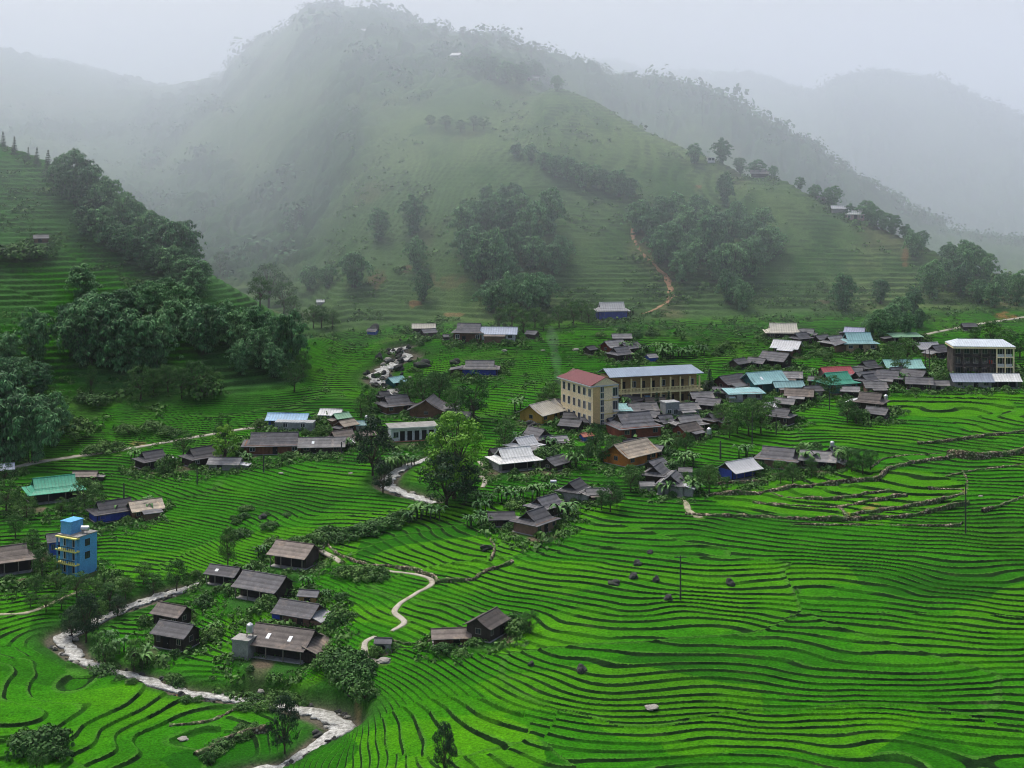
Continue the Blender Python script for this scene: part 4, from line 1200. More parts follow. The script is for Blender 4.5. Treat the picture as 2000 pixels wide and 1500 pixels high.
# concrete cistern beside the long brown farmhouse, with a tall tank on it
p = at(473, 1300)
ci = MB(); ci.box(-1.45, 1.45, -1.3, 1.3, -1.0, 3.0); ci.box(-1.6, 1.6, -1.45, 1.45, 3.003, 3.2)
cis = ci.build('cistern', M_CEM); cis.location = (p.x, p.y + 1.5, p.z); cis.rotation_euler = (0, 0, R(-18))
tag(cis, 'square grey concrete cistern at the end of the long brown farmhouse', 'cistern')
water_tank((p.x + .9, p.y + 1.9, p.z + 3.2), .95, 'tall domed steel tank on top of the square concrete cistern', True)
for u, v, s, lab, dz in [(499, 1163, .8, 'small steel tank on legs in front of the big slate roofed farmhouse', .9), (1386, 858, .9, 'round steel tank beside the house with a red gable', 1.8), (1399, 828, .9, 'white tank by the small swept roof house', 2.0),
                         (1732, 792, .8, 'steel tank on a mast beside the brown gablet roof house', 3.6), (1627, 886, .8, 'white tank above the bananas by the small gablet', 3.4), (728, 842, .9, 'pale tank behind the dark tree by the white terrace building', 1.4),
                         (715, 828, .7, 'steel tank next to the small teal roof', 2.0), (1081, 954, .7, 'small white tank among banana leaves above the brick walled house', 1.5), (1431, 789, .8, 'white tank below the long low teal workshop roof', 1.0),
                         (1590, 770, .7, 'white tank at the corner of the tan brown roofed house', 1.2), (1734, 752, .8, 'white tank over the brown plank house in the town row', 2.2)]:
    q = at(u, v)
    water_tank((q.x, q.y + .8, q.z + dz * .25), s, lab, dz > 1.5)

# long flat roofed terrace building
p = at(803, 862)
root = empty('terrace_building', (p.x, p.y + 3.2, p.z), R(14))
tag(root, 'long white flat roofed terrace building with dark doorways on an orange kerb', 'building')
L, D, h = 10.6, 5.0, 3.0
w = MB(); w.box(-L / 2, L / 2, -D / 2, D / 2, -3, h); w.build('wall', mat_plain('plaster_white', (.62, .65, .64), .2, .5, .9, (.4, .4, .4)), root)
rf = MB(); rf.box(-L / 2 - .5, L / 2 + .5, -D / 2 - .8, D / 2 + .6, h + .003, h + .22); roof = rf.build('roof', M_CEM, root)
ed = MB(); ed.box(-L / 2 - .5, L / 2 + .5, -D / 2 - .87, -D / 2 - .803, h - .05, h + .27); ed.build('fascia', M_FRAME, roof)
for k in range(5):
    x = -L / 2 + 2.6 + k * 1.7
    d = MB(); d.box(x - .55, x + .55, -D / 2 - .05, -D / 2 - .004, .1, 2.3); d.build('door', M_DARK, root)
add_window(root, -L / 2 + 1.1, -D / 2, .9, 1.1, 1.2, 'x', -1)
kb = MB(); kb.box(-L / 2, L / 2, -D / 2 - 1.0, -D / 2 - .06, -3, .06); kb.build('kerb', mat_plain('terracotta', (.36, .15, .09), .2), root)

# red sign on posts before the school
p = at(1236, 786)
root = empty('sign', (p.x, p.y + .5, p.z + .5))
tag(root, 'bright red banner sign standing in front of the yellow school wing', 'sign')
b = MB(); N = 12
pts_t = [(-1.6 + 3.2 * k / N, 2.75 + .22 * math.sin(k * 2.1) - .25 * math.sin(math.pi * k / N)) for k in range(N + 1)]
for k in range(N):
    (xa, za), (xb, zb) = pts_t[k], pts_t[k + 1]
    ya, yb = 1.55 + .35 * abs(xa) / 1.6, 1.55 + .35 * abs(xb) / 1.6
    b.add([(xa, -.06, ya), (xb, -.06, yb), (xb, -.06, zb), (xa, -.06, za), (xa, .06, ya), (xb, .06, yb), (xb, .06, zb), (xa, .06, za)],
          [(0, 1, 2, 3), (4, 7, 6, 5), (0, 4, 5, 1), (3, 2, 6, 7), (0, 3, 7, 4), (1, 5, 6, 2)])
b.build('board', mat_plain('sign_red', (.52, .035, .02), .15), root)
for x in (-1.2, 1.2):
    q = MB(); q.bar((x, .1, -1), (x, .1, 1.9), .06); q.build('post', M_POST, root)
# ------------------------------------------------------------------ plants
def leaf_mat(name, c, c2, rough=0.7):
    m, n, l, b = nodes_of(name)
    tc = n.new('ShaderNodeTexCoord')
    oi = n.new('ShaderNodeObjectInfo')
    ge = n.new('ShaderNodeNewGeometry')
    t = noise_node(n, l, 0.9, 2, 0.6, tc.outputs['Object'])
    ad = n.new('ShaderNodeMath'); ad.operation = 'MULTIPLY_ADD'
    l.new(ge.outputs['Random Per Island'], ad.inputs[0]); ad.inputs[1].default_value = 0.45
    l.new(t.outputs[0], ad.inputs[2])
    r = ramp(n, l, ad.outputs[0], [(0.40, c), (0.95, c2)])
    hs = n.new('ShaderNodeHueSaturation')
    mr = n.new('ShaderNodeMapRange')
    l.new(oi.outputs['Random'], mr.inputs[0]); mr.inputs[3].default_value = 0.72; mr.inputs[4].default_value = 1.30
    l.new(mr.outputs[0], hs.inputs['Value'])
    m2 = n.new('ShaderNodeMapRange')
    l.new(oi.outputs['Random'], m2.inputs[0]); m2.inputs[3].default_value = 0.515; m2.inputs[4].default_value = 0.485
    l.new(m2.outputs[0], hs.inputs['Hue'])
    l.new(r.outputs[0], hs.inputs['Color'])
    l.new(hs.outputs[0], b.inputs['Base Color'])
    b.inputs['Roughness'].default_value = rough
    b.inputs['Specular IOR Level'].default_value = 0.25
    return m
M_BAMBOO = leaf_mat('bamboo_leaf', (.009, .042, .017), (.125, .310, .105))
M_BROAD = leaf_mat('broad_leaf', (.011, .046, .009), (.060, .175, .024))
M_BRIGHT = leaf_mat('bright_leaf', (.035, .120, .010), (.12, .32, .022))
M_DARKL = leaf_mat('dark_leaf', (.006, .022, .008), (.020, .062, .022))
M_SHRUB = leaf_mat('shrub_leaf', (.016, .060, .009), (.070, .175, .028))
M_BANANA = leaf_mat('banana_leaf', (.022, .085, .016), (.075, .20, .040), .6)
M_CONIF = leaf_mat('needle_leaf', (.010, .030, .014), (.022, .060, .028))
M_FOREST = leaf_mat('forest_leaf', (.012, .045, .020), (.045, .125, .055))
M_BARK = mat_plain('bark', (.060, .048, .036), .35, 2.0, .95)
M_CULM = mat_plain('culm', (.045, .070, .030), .35, 2.0, .8)

def leaves(rng, pts, nrm, size, droop=0.3, aspect=0.45, curl=0.0):
    """one leaf-sized quad per point, lying roughly across its normal"""
    n = len(pts)
    nrm = nrm / (np.linalg.norm(nrm, axis=1, keepdims=True) + 1e-9)
    nrm = nrm + rng.normal(0, .22, (n, 3)); nrm /= np.linalg.norm(nrm, axis=1, keepdims=True) + 1e-9
    a = rng.normal(0, 1, (n, 3)); a[:, 2] -= droop * 2
    a -= nrm * (a * nrm).sum(1, keepdims=True); a /= np.linalg.norm(a, axis=1, keepdims=True) + 1e-9
    b = np.cross(nrm, a)
    s = size * rng.uniform(.6, 1.35, (n, 1))
    A, B = a * s, b * s * aspect
    co = np.stack([pts - B * .35, pts + A * .5 - B, pts + A * 1.05, pts + A * .5 + B], 1).reshape(-1, 3)
    q = np.arange(4 * n).reshape(n, 4)
    return co, q

def crown_mesh(name, rng, blobs, per, size, mat, droop=.3, aspect=.45, up=.35):
    """leaf quads on many small domes: blobs = list of (centre, radius)"""
    P, N = [], []
    for c, r in blobs:
        k = int(per * (r / np.mean([q[1] for q in blobs])) ** 2)
        d = rng.normal(0, 1, (k, 3)); d[:, 2] = np.abs(d[:, 2]) * 1.0 - up * np.abs(rng.normal(0, 1, k))
        d /= np.linalg.norm(d, axis=1, keepdims=True)
        rad = r * rng.uniform(.62, 1.08, (k, 1))
        P.append(np.array(c) + d * rad * np.array([1, 1, .8])); N.append(d)
    P, N = np.concatenate(P), np.concatenate(N)
    co, q = leaves(rng, P, N, size, droop, aspect)
    return mesh_from_arrays(name, co, q, [mat], smooth=False)

def tube_mesh(name, chains, mat, n=6):
    mb = MB()
    for ch in chains:
        for (a, ra), (b, rb) in zip(ch[:-1], ch[1:]):
            mb.bar(a, b, ra, rb, n)
    me = bpy.data.meshes.new(name)
    me.from_pydata(mb.v, [], mb.f)
    me.materials.append(mat)
    me.update()
    return me

def bamboo_proto(seed, width=.36):
    """a clump of culms, 1 unit tall; each bows outward at the top and carries a drooping feather of leaves"""
    rng = np.random.default_rng(seed)
    blobs, chains = [], []
    n = 24
    for k in range(n):
        a = 2 * math.pi * (k * .618 + rng.uniform(-.06, .06))
        rr = math.sqrt((k + .5) / n)
        top = .95 - .40 * rr ** 2 + rng.uniform(-.20, .05)
        r_ = width * rr * rng.uniform(.75, 1.1)
        o = Vector((math.cos(a), math.sin(a), 0))
        base, apex = o * .07 * rr, o * r_ * .72 + Vector((0, 0, top))
        mid = base.lerp(apex, .5) - o * r_ * .12
        reach, fall = rng.uniform(.12, .27), rng.uniform(.12, .30)
        arc = [apex + o * reach * t - Vector((0, 0, fall * t * t - .04 * math.sin(math.pi * t))) for t in (0, .33, .66, 1)]
        if k % 2 == 0:
            chains.append([(base, .006), (mid, .005), (apex, .003), (arc[2], .001)])
        for q, r0 in zip(arc, (.060, .062, .050, .032)):
            blobs.append(((q.x, q.y, q.z), r0 * rng.uniform(.8, 1.2)))
        for q in range(2):
            t = rng.uniform(.25, .95)
            p = base.lerp(mid, t * 2) if t < .5 else mid.lerp(apex, t * 2 - 1)
            d = rng.normal(0, .03, 3)
            blobs.append(((p.x * 1.1 + d[0], p.y * 1.1 + d[1], p.z + d[2]), rng.uniform(.045, .075)))
    for k in range(14):                                              # leafy young shoots round the foot
        a = rng.uniform(0, 2 * math.pi); z = rng.uniform(.05, .45); r_ = width * (.30 + .5 * z) * rng.uniform(.5, 1)
        blobs.append(((r_ * math.cos(a), r_ * math.sin(a), z), rng.uniform(.05, .08)))
    crown = crown_mesh('crown', rng, blobs, 52, .052, M_BAMBOO, droop=1.5, aspect=.17, up=.15)
    return crown, tube_mesh('culms', chains, M_CULM, 5)

def broad_proto(seed, mat, w=.42, trunk=.22, nb=34, br=.13, per=85, ls=.026, tall=1.0):
    """trunk, forking limbs and leaf masses at their ends, 1 unit tall"""
    rng = np.random.default_rng(seed)
    chains, blobs = [], []
    tp = Vector((rng.uniform(-.03, .03), rng.uniform(-.03, .03), trunk + .18))
    chains.append([(Vector((0, 0, -.05)), .030), (Vector((0, 0, trunk)), .022), (tp, .016)])
    for k in range(nb):
        a = 2 * math.pi * k * .618 + rng.uniform(-.3, .3)
        h = rng.uniform(0, 1)
        prof = math.sin(math.pi * min(1, .16 + .80 * h)) ** .7
        r = w * prof * math.sqrt(rng.uniform(.25, 1))
        c = Vector((r * math.cos(a), r * math.sin(a), trunk + .06 + (0.90 - trunk) * h))
        blobs.append(((c.x, c.y, c.z), br * rng.uniform(.65, 1.2)))
        if k % 2 == 0:
            s = tp.lerp(Vector((0, 0, trunk)), rng.uniform(0, 1))
            m = s.lerp(c, .5) + Vector((0, 0, .03))
            chains.append([(s, .010), (m, .006), (c, .003)])
    crown = crown_mesh('crown', rng, blobs, per, ls, mat, droop=.35, aspect=.55, up=.45)
    return crown, tube_mesh('trunk', chains, M_BARK, 6)

def conifer_proto(seed):
    rng = np.random.default_rng(seed)
    P, N = [], []
    for t in range(11):
        z = .14 + .80 * t / 10
        R_ = .24 * (1 - t / 11) * rng.uniform(.8, 1.15)
        k = int(40 + 130 * (1 - t / 11))
        a = rng.uniform(0, 2 * math.pi, k); r = R_ * np.sqrt(rng.uniform(.05, 1, k))
        P.append(np.stack([r * np.cos(a), r * np.sin(a), z - r * .35 + rng.normal(0, .012, k)], 1))
        N.append(np.stack([np.cos(a) * .5, np.sin(a) * .5, np.ones(k)], 1))
    co, q = leaves(rng, np.concatenate(P), np.concatenate(N), .045, .5, .4)
    return mesh_from_arrays('crown', co, q, [M_CONIF], False), tube_mesh('trunk', [[(Vector((0, 0, -.03)), .02), (Vector((0, 0, .97)), .004)]], M_BARK, 5)

def shrub_proto(seed, mat, w=.75):
    rng = np.random.default_rng(seed)
    blobs = []
    for k in range(15):
        a = 2 * math.pi * k * .618; r = w * math.sqrt((k + .3) / 15)
        blobs.append(((r * math.cos(a), r * math.sin(a), .12 + .58 * (1 - (r / w) ** 2) * rng.uniform(.6, 1.1)), rng.uniform(.20, .36)))
    chains = [[(Vector((0, 0, -.05)), .03), (Vector((b_[0][0] * .7, b_[0][1] * .7, b_[0][2])), .01)] for b_ in blobs[:8]]
    return crown_mesh('foliage', rng, blobs, 80, .105, mat, .4, .5, .4), tube_mesh('stem', chains, M_BARK, 4)

def banana_proto(seed):
    """a few pseudo-stems with broad arching leaves, 1 unit tall"""
    rng = np.random.default_rng(seed)
    co, qs, chains = [], [], []
    for s in range(3):
        bx, by = rng.normal(0, .16, 2)
        hs = rng.uniform(.36, .55)
        chains.append([(Vector((bx, by, -.05)), .045), (Vector((bx, by, hs)), .03)])
        for k in range(8):
            a = 2 * math.pi * k / 8 + rng.uniform(-.3, .3)
            Ln, rise = rng.uniform(.42, .60), rng.uniform(.18, .50)
            seg = 6; b0 = len(co)
            for i in range(seg + 1):
                t = i / seg
                r = Ln * t
                z = hs + rise * math.sin(t * 2.1) * .9 - .25 * t * t
                wd = .075 * math.sin(math.pi * min(1, .10 + .88 * t)) ** .6
                px, py = bx + r * math.cos(a), by + r * math.sin(a)
                nx, ny = -math.sin(a), math.cos(a)
                co.append((px + nx * wd, py + ny * wd, z + .02)); co.append((px, py, z - .01)); co.append((px - nx * wd, py - ny * wd, z + .02))
            for i in range(seg):
                q = b0 + 3 * i
                qs += [(q, q + 1, q + 4, q + 3), (q + 1, q + 2, q + 5, q + 4)]
    return mesh_from_arrays('foliage', np.array(co), np.array(qs), [M_BANANA], False), tube_mesh('stem', chains, M_CULM, 7)

PROTO = {
 'B': [('bamboo_clump', 'bamboo', *bamboo_proto(s, w)) for s, w in ((1, .36), (2, .42), (3, .32), (4, .44), (5, .38), (6, .34))],
 'T': [('broadleaf_tree', 'tree', *broad_proto(s, M_BROAD, w)) for s, w in ((11, .38), (12, .44), (13, .34), (14, .40))],
 'D': [('broadleaf_tree', 'tree', *broad_proto(s, M_DARKL, w, .12, 44, .12)) for s, w in ((21, .40), (22, .34))],
 'L': [('broadleaf_tree', 'tree', *broad_proto(31, M_BRIGHT, .36, .20, 66, .085, 95, .022)), ('broadleaf_tree', 'tree', *broad_proto(32, M_BRIGHT, .40, .2, 50, .09, 90, .026))],
 'C': [('conifer_tree', 'tree', *conifer_proto(41)), ('conifer_tree', 'tree', *conifer_proto(42))],
 'S': [('shrub', 'shrub', *shrub_proto(s, M_SHRUB)) for s in (51, 52, 53)] + [('shrub', 'shrub', *shrub_proto(54, M_BROAD))],
 'P': [('banana_plant', 'banana plant', *banana_proto(s)) for s in (61, 62, 63)],
}
PART = {'B': ('crown', 'culm'), 'S': ('foliage', 'stem'), 'P': ('foliage', 'stem')}
trng = random.Random(5)
N_PLANT = 0
def plant(kind, u, v, hpx, label, group, wide=1.0, var=None, pos=None, small=False):
    """a plant whose foot stands at a place of the photo; hpx is its height there"""
    global N_PLANT
    p = pos or at(u, v)
    H = hpx * p.y / F
    pr = PROTO[kind]
    nm, cat, crown, trunk = pr[var if var is not None else trng.randrange(len(pr))]
    root = empty(nm, (p.x, p.y, p.z - .02 * H), trng.uniform(0, 6.28))
    k = H * trng.uniform(.94, 1.06)
    root.scale = (k * wide * trng.uniform(.92, 1.08), k * wide * trng.uniform(.92, 1.08), k)
    tag(root, label, cat, group)
    a, b = PART.get(kind, ('crown', 'trunk'))
    for n_, me in ((a, crown), (b, trunk)):
        o = bpy.data.objects.new(n_, me); COL.objects.link(o); o.parent = root
    N_PLANT += 1
    return root

def grove(kind, pts, label, group, wide=1.0):
    for q in pts:
        plant(kind, q[0], q[1], q[2], label, group, (q[3] if len(q) > 3 else 1.0) * wide)

# left hillside
grove('C', [(6,287,32),(28,300,36),(55,310,26),(72,320,36),(94,340,48)], 'small dark conifer standing along the skyline of the terraced left hill', 'conifers on the left hill skyline')
grove('T', [(48,318,18),(105,352,34),(118,362,30)], 'small rounded tree among the skyline conifers of the left hill', 'rounded skyline trees')
grove('B', [(130,378,95),(150,398,105),(172,412,100),(196,428,98),(218,440,90),(240,456,88),(262,470,88),(284,486,85),(304,496,82),(326,508,92),(350,518,100),(372,526,62)], 'tall grey green bamboo clump on the ridge line of the left hill', 'bamboo along the left hill ridge')
grove('B', [(165,455,72,1.2),(195,472,78,1.2),(222,488,72,1.2),(250,505,66,1.2),(278,520,64,1.2),(305,532,62,1.2),(335,544,66,1.2),(362,556,62,1.2),(390,560,55,1.2)], 'dark bushy bamboo in the second row just below the left hill ridge', 'second row of left hill bamboo')
grove('D', [(185,452,74)], 'very dark round tree at the top corner of the left hill bamboo', None)
grove('S', [(14,500,34,1.4),(44,502,38,1.4),(78,500,28,1.3)], 'dark bush in the thicket round the hut high on the left hill', 'bushes round the high hut')
grove('B', [(160,585,78,1.25)], 'round bamboo clump alone on the terraces below the ridge bamboo', None)
grove('B', [(70,700,112,.9)], 'tall narrow bamboo clump alone at the side of the left terraces', None)
grove('B', [(142,695,118),(170,705,135),(205,712,138),(240,722,128),(275,722,118),(308,712,105)], 'big dark bamboo in the front of the large grove on the left slope', 'large grove on the left slope')
grove('B', [(175,640,72,1.2),(205,632,72,1.2),(240,626,76,1.2),(272,620,78,1.2),(300,630,88,1.1),(330,606,66,1.2),(356,640,96),(378,580,58,1.2),(335,660,90)], 'bushy bamboo behind the front row of the large left slope grove', 'upper part of the left slope grove')
grove('B', [(395,690,118,1.1)], 'bamboo towering over the pale gap in the left slope', None)
grove('B', [(425,668,82),(446,650,62),(462,690,88),(488,672,78),(515,680,80),(540,700,96),(566,712,118,.9),(505,715,84),(470,730,70),(535,735,70)], 'dark bamboo in the grove at the foot of the left hill', 'grove at the foot of the left hill')
grove('T', [(275,780,70,1.1),(300,772,58),(328,765,56),(355,778,62),(384,780,74),(415,768,50),(575,765,60),(592,735,50)], 'small leafy tree in the hedge line under the left slope groves', 'trees under the left slope groves')
grove('T', [(178,772,62,.6)], 'slim small tree alone in the lower left meadows', None)
grove('S', [(172,785,26,1.3),(192,787,24,1.3),(150,850,44,1.1),(395,775,50),(205,880,26,1.4),(225,878,22,1.4),(182,884,22,1.4),(330,850,20,1.5),(300,840,22,1.5),(250,845,20,1.4)], 'loose green bush in the meadows above the dirt road', 'bushes above the dirt road')
grove('B', [(12,712,66,1.1),(40,758,76,1.1),(8,775,82,1.1),(78,770,66,1.1)], 'bluish bamboo behind the biggest clumps beside the road', 'bamboo behind the biggest clumps')
grove('B', [(18,900,160,.85),(66,902,156,.85),(100,868,100),(-22,890,170)], 'very tall dark bamboo clump beside the dirt road at the edge', 'biggest bamboo clumps by the road')
grove('T', [(430,542,46,.9)], 'small lone tree on the bare lower ridge of the left hill', None)
grove('T', [(525,600,88,1.1),(508,598,60),(555,612,64),(572,622,50),(612,640,46),(628,638,44),(650,640,36)], 'misty tree in the notch behind the left hill', 'trees in the misty notch')
# misty central mountain
grove('B', [(740,468,68,.9),(806,458,78,.9),(812,528,70,1),(692,560,80,1),(826,588,62,.8),(640,560,50),(605,570,60)], 'isolated bamboo clump fading in mist on the central slope', 'lone misty bamboo clumps')
grove('B', [(905,480,92),(922,520,96),(940,548,104),(942,458,74),(966,446,78),(990,470,84),(1016,436,66),(1000,515,92),(962,552,110),(1044,480,92),(1074,455,92,.9),(1040,525,84),(985,565,92),(918,445,62),(980,405,50),(950,400,44),(1005,400,48)], 'bamboo in the big central grove of the mountain slope', 'central mountain grove')
grove('B', [(960,606,72),(992,612,82),(1036,616,90),(1062,596,72),(1082,532,66),(1098,512,56),(1012,590,66)], 'bamboo at the lower tip of the central mountain grove', 'lower tip of the central grove')
grove('T', [(1022,650,48),(1000,640,46),(975,640,40),(1092,640,42),(1120,636,48),(1150,632,40),(1135,622,40),(1108,620,38),(1062,645,36),(1045,640,42)], 'round leafy tree at the foot of the mountain near the blue walled house', 'trees at the mountain foot')
grove('B', [(1008,306,34,1.2),(1036,312,36,1.2),(1064,330,40,1.2),(1086,344,44,1.2),(1110,352,50,1.1),(1135,364,52,1.1),(1160,364,48,1.1),(1184,374,52,1.1),(1208,382,56),(1230,386,46,1.1)], 'bamboo in the slanting strip across the upper slope', 'slanting strip of bamboo')
grove('B', [(1245,452,66),(1272,470,84),(1300,448,66),(1308,508,86),(1338,478,84),(1350,528,86),(1380,508,92),(1384,458,74),(1420,488,84),(1430,548,94),(1460,482,78),(1466,538,84),(1490,458,64),(1496,508,74),(1514,490,58),(1400,550,74),(1330,548,64),(1290,512,74),(1322,430,56),(1360,430,60),(1440,440,54),(1258,424,40),(1290,418,40)], 'bamboo in the wide grove beside the orange hill path', 'grove beside the orange path')
grove('B', [(1416,400,62,.8)], 'slim dark bamboo rising above the wide grove beside the orange path', None)
grove('B', [(1425,590,74),(1450,604,62)], 'bamboo pair standing below the wide grove on the slope', 'bamboo pair')
grove('B', [(1648,606,78,.85)], 'dense columnar bamboo clump alone on the grassy right slope', None)
grove('B', [(1720,592,56),(1760,630,62),(1785,612,58),(1740,648,52),(1820,582,78),(1770,660,50),(1700,655,46),(1722,660,56),(1795,640,40)], 'bamboo scattered above the upper hamlet on the right slope', 'bamboo above the upper hamlet')
grove('B', [(1860,530,58),(1892,545,78),(1922,555,74),(1845,555,54),(1876,575,60),(1912,590,52),(1958,575,50),(1990,595,66),(1942,600,52),(1888,530,66)], 'misty bamboo massed above the pale mountain road', 'bamboo above the mountain road')
grove('B', [(1785,500,58)], 'dark bamboo alone on the right ridge crest', None)
grove('B', [(930,155,44,1.2),(958,158,50,1.2),(988,164,52,1.2),(1018,168,48,1.2),(1046,170,44,1.2),(1070,174,40,1.2),(1088,176,32,1.2),(905,148,30,1.3),(945,130,30,1.2)], 'hazy dark tree in the summit wood above the pale roofs', 'summit wood above the pale roofs')
grove('T', [(846,78,26),(870,82,24),(905,90,30),(930,94,28),(950,100,34),(985,110,34),(1012,116,38),(1038,118,36),(1060,124,26)], 'faint tree on the misty skyline right of the summit', 'faint skyline trees by the summit')
grove('B', [(1410,288,48,1.1),(1356,318,40,1.2),(1445,318,36,1.2),(1478,330,40,1.2),(1510,345,26,1.2),(1562,362,26,1.3),(1592,378,30,1.3),(1626,396,44,1.2),(1660,402,34,1.2),(1694,415,46,1.1),(1725,432,44,1.1),(1742,448,42,1.1),(1705,440,46,1.1),(1768,462,30,1.2),(1800,468,36,1.2),(1850,490,42,1.2),(1876,500,38,1.2)], 'misty bamboo strung along the descending right ridge', 'bamboo along the right ridge')
grove('T', [(925,255,30,1.2),(900,258,24,1.3),(945,252,28,1.2),(870,252,26,1.3),(840,250,26,1.3)], 'dim bush patch high on the grassy misty slope', 'dim bushes on the misty slope')
# valley
plant('L', 887, 972, 162, 'tall bright yellow green tree in the middle of the village', None, 1.0, 0)
plant('D', 872, 990, 112, 'dark dense tree directly in front of the tall yellow green tree', None, 1.15, 0)
plant('D', 908, 975, 80, 'dark leafy tree pressed against the tall yellow green tree, house side', None, 1.0, 1)
plant('T', 925, 822, 98, 'large dark green tree above the mustard gabled house', None, .85, 0)
plant('T', 890, 812, 64, 'dark bushy tree beside the grey concrete shed', None, .9, 1)
plant('D', 728, 928, 112, 'dark round tree leaning over the white stream', None, .85, 0)
plant('D', 748, 962, 60, 'dark low tree at the bend of the white stream', None, .9, 1)
plant('T', 985, 882, 64, 'round dark tree by the white hip roofed house', None, .9, 2)
plant('L', 440, 905, 82, 'pale green tree above the striped paddies by the dark steep house', None, .8, 1)
plant('T', 436, 868, 62, 'loose banana like tree up behind the dark steep house', None, .7, 0)
plant('T', 358, 893, 54, 'leafy tree behind the dark steep roofed house', None, 1.0, 1)
plant('S', 325, 918, 36, 'round clipped green bush between two dark roofed houses', None, .75, 0)
plant('T', 445, 1112, 84, 'slender light green tree above the brownish farmhouse', None, .6, 2)
plant('T', 345, 1148, 66, 'light leafy tree on the stream bank above the bend', None, .9, 3)
plant('D', 168, 1248, 100, 'nearly black tree leaning over the stream pool', None, .75, 1)
plant('T', 205, 1292, 78, 'large dense bush tree on the near bank of the stream', None, 1.0, 0)
plant('T', 262, 1300, 64, 'dense green bush tree below the slate barn', None, .95, 2)
plant('D', 556, 1470, 116, 'dark feathery tree growing beside the small waterfall', None, .62, 0)
plant('D', 868, 1514, 104, 'black green treetop rising from the very front of the terraces', None, .62, 0)
plant('C', 1386, 765, 46, 'dark pointed conifer at the end of the yellow school wing', None, 1.4, 0)
grove('C', [(1283,800,38,1.2),(1306,800,40,1.2)], 'dark clipped cone tree in front of the yellow school wing', 'cone trees before the school')
grove('T', [(1068,800,54),(1082,790,46),(1056,800,34)], 'tree against the side wall of the cream school block', 'trees beside the school block')
grove('T', [(1408,832,46),(1440,846,62),(1462,850,66),(1486,846,66),(1504,820,46),(1470,812,36),(1425,856,44)], 'leafy tree in the village thicket between two rows of roofs', 'village thicket')
grove('T', [(1625,775,46),(1600,768,34)], 'spreading tree before the bright green hip roofed house', 'trees by the green roof')
grove('T', [(1655,825,48),(1672,828,34)], 'round tree beside the brown gablet roof house', 'trees by the gablet roof')
grove('T', [(1745,720,56),(1772,712,52),(1760,735,48),(1830,755,30),(1845,752,32)], 'leafy tree between the uphill houses and the tall dark building', 'trees near the tall building')
grove('T', [(1936,672,48),(1962,690,46),(1992,700,52),(1905,672,34)], 'misty round tree in the paddies behind the tall dark building', 'trees behind the tall building')
grove('T', [(1200,890,48),(1162,880,50),(1178,898,40),(1148,900,36),(1340,884,42),(1322,880,34),(1238,945,36),(1232,960,52),(1385,962,56),(1365,955,44),(1340,950,30)], 'leafy garden tree among the red and orange plank houses', 'garden trees among the plank houses')
grove('T', [(1126,915,44,.8)], 'small round tree alone in the bright paddy by the white hip roofed house', None)
grove('T', [(1192,1000,60),(1175,995,40),(1205,990,34)], 'dark tree at the end of the grey plank fronted house', 'trees by the grey lean-to')
grove('T', [(1525,942,48),(1548,940,40),(1585,925,38),(1685,922,52),(1664,918,48),(1700,915,40),(1565,900,36),(1595,900,40)], 'dark leafy tree hiding the houses above the stone walls', 'trees above the stone walls')
grove('T', [(800,790,50),(826,795,60),(858,782,58),(845,770,46),(815,772,44),(720,800,52),(705,815,44),(790,770,36),(868,770,40)], 'green tree in the belt between the cascade and the plank gable', 'tree belt below the cascade')
grove('T', [(165,992,60),(190,1005,56),(142,1010,40),(120,1000,30)], 'bushy tree below the green roofed house', 'trees below the green roof')
grove('T', [(64,1080,50),(42,1095,56),(82,1125,60),(30,1050,44),(12,1000,66),(52,1010,44),(8,950,50),(110,1125,34),(160,1060,40)], 'dark tree in the gardens around the blue tower house', 'garden trees by the tower house')
grove('S', [(215,1145,46,.8),(230,1150,30,1.2)], 'domed shrub just uphill of the blue tower house', 'domed shrubs')
grove('S', [(70,1470,52,1.0),(100,1462,50,1.0),(48,1450,34,1.1),(112,1482,34,1.0)], 'bush clump in the lowest corner paddies', 'corner paddy bushes')
grove('T', [(72,1510,56)], 'scrubby tree below the corner paddy bushes', None)
grove('T', [(1035,1235,44,.9)], 'leafy tree at the end of the lone gabled brown house', None)
grove('S', [(640,1300,36),(665,1308,46),(690,1300,44),(700,1325,40),(672,1330,40),(720,1305,26),(690,1345,40),(712,1360,36)], 'tangled shrub on the rocky bank beside the long brown farmhouse', 'rocky bank shrubs')
grove('S', [(690,1125,28,1.2),(716,1128,30,1.2),(740,1128,26,1.2),(670,1122,24,1.2)], 'leafy shrub in the hedge below the curved footpath', 'hedge below the footpath')
grove('S', [(690,1048,26,1.4),(720,1040,30,1.4),(750,1030,28,1.4),(780,1018,26,1.4),(665,1055,22,1.4),(640,1050,30,1.2),(610,1065,30,1.2),(580,1068,30),(560,1072,24),(535,1070,26)], 'shrub in the long hedge running up to the tall yellow green tree', 'long shrub hedge')

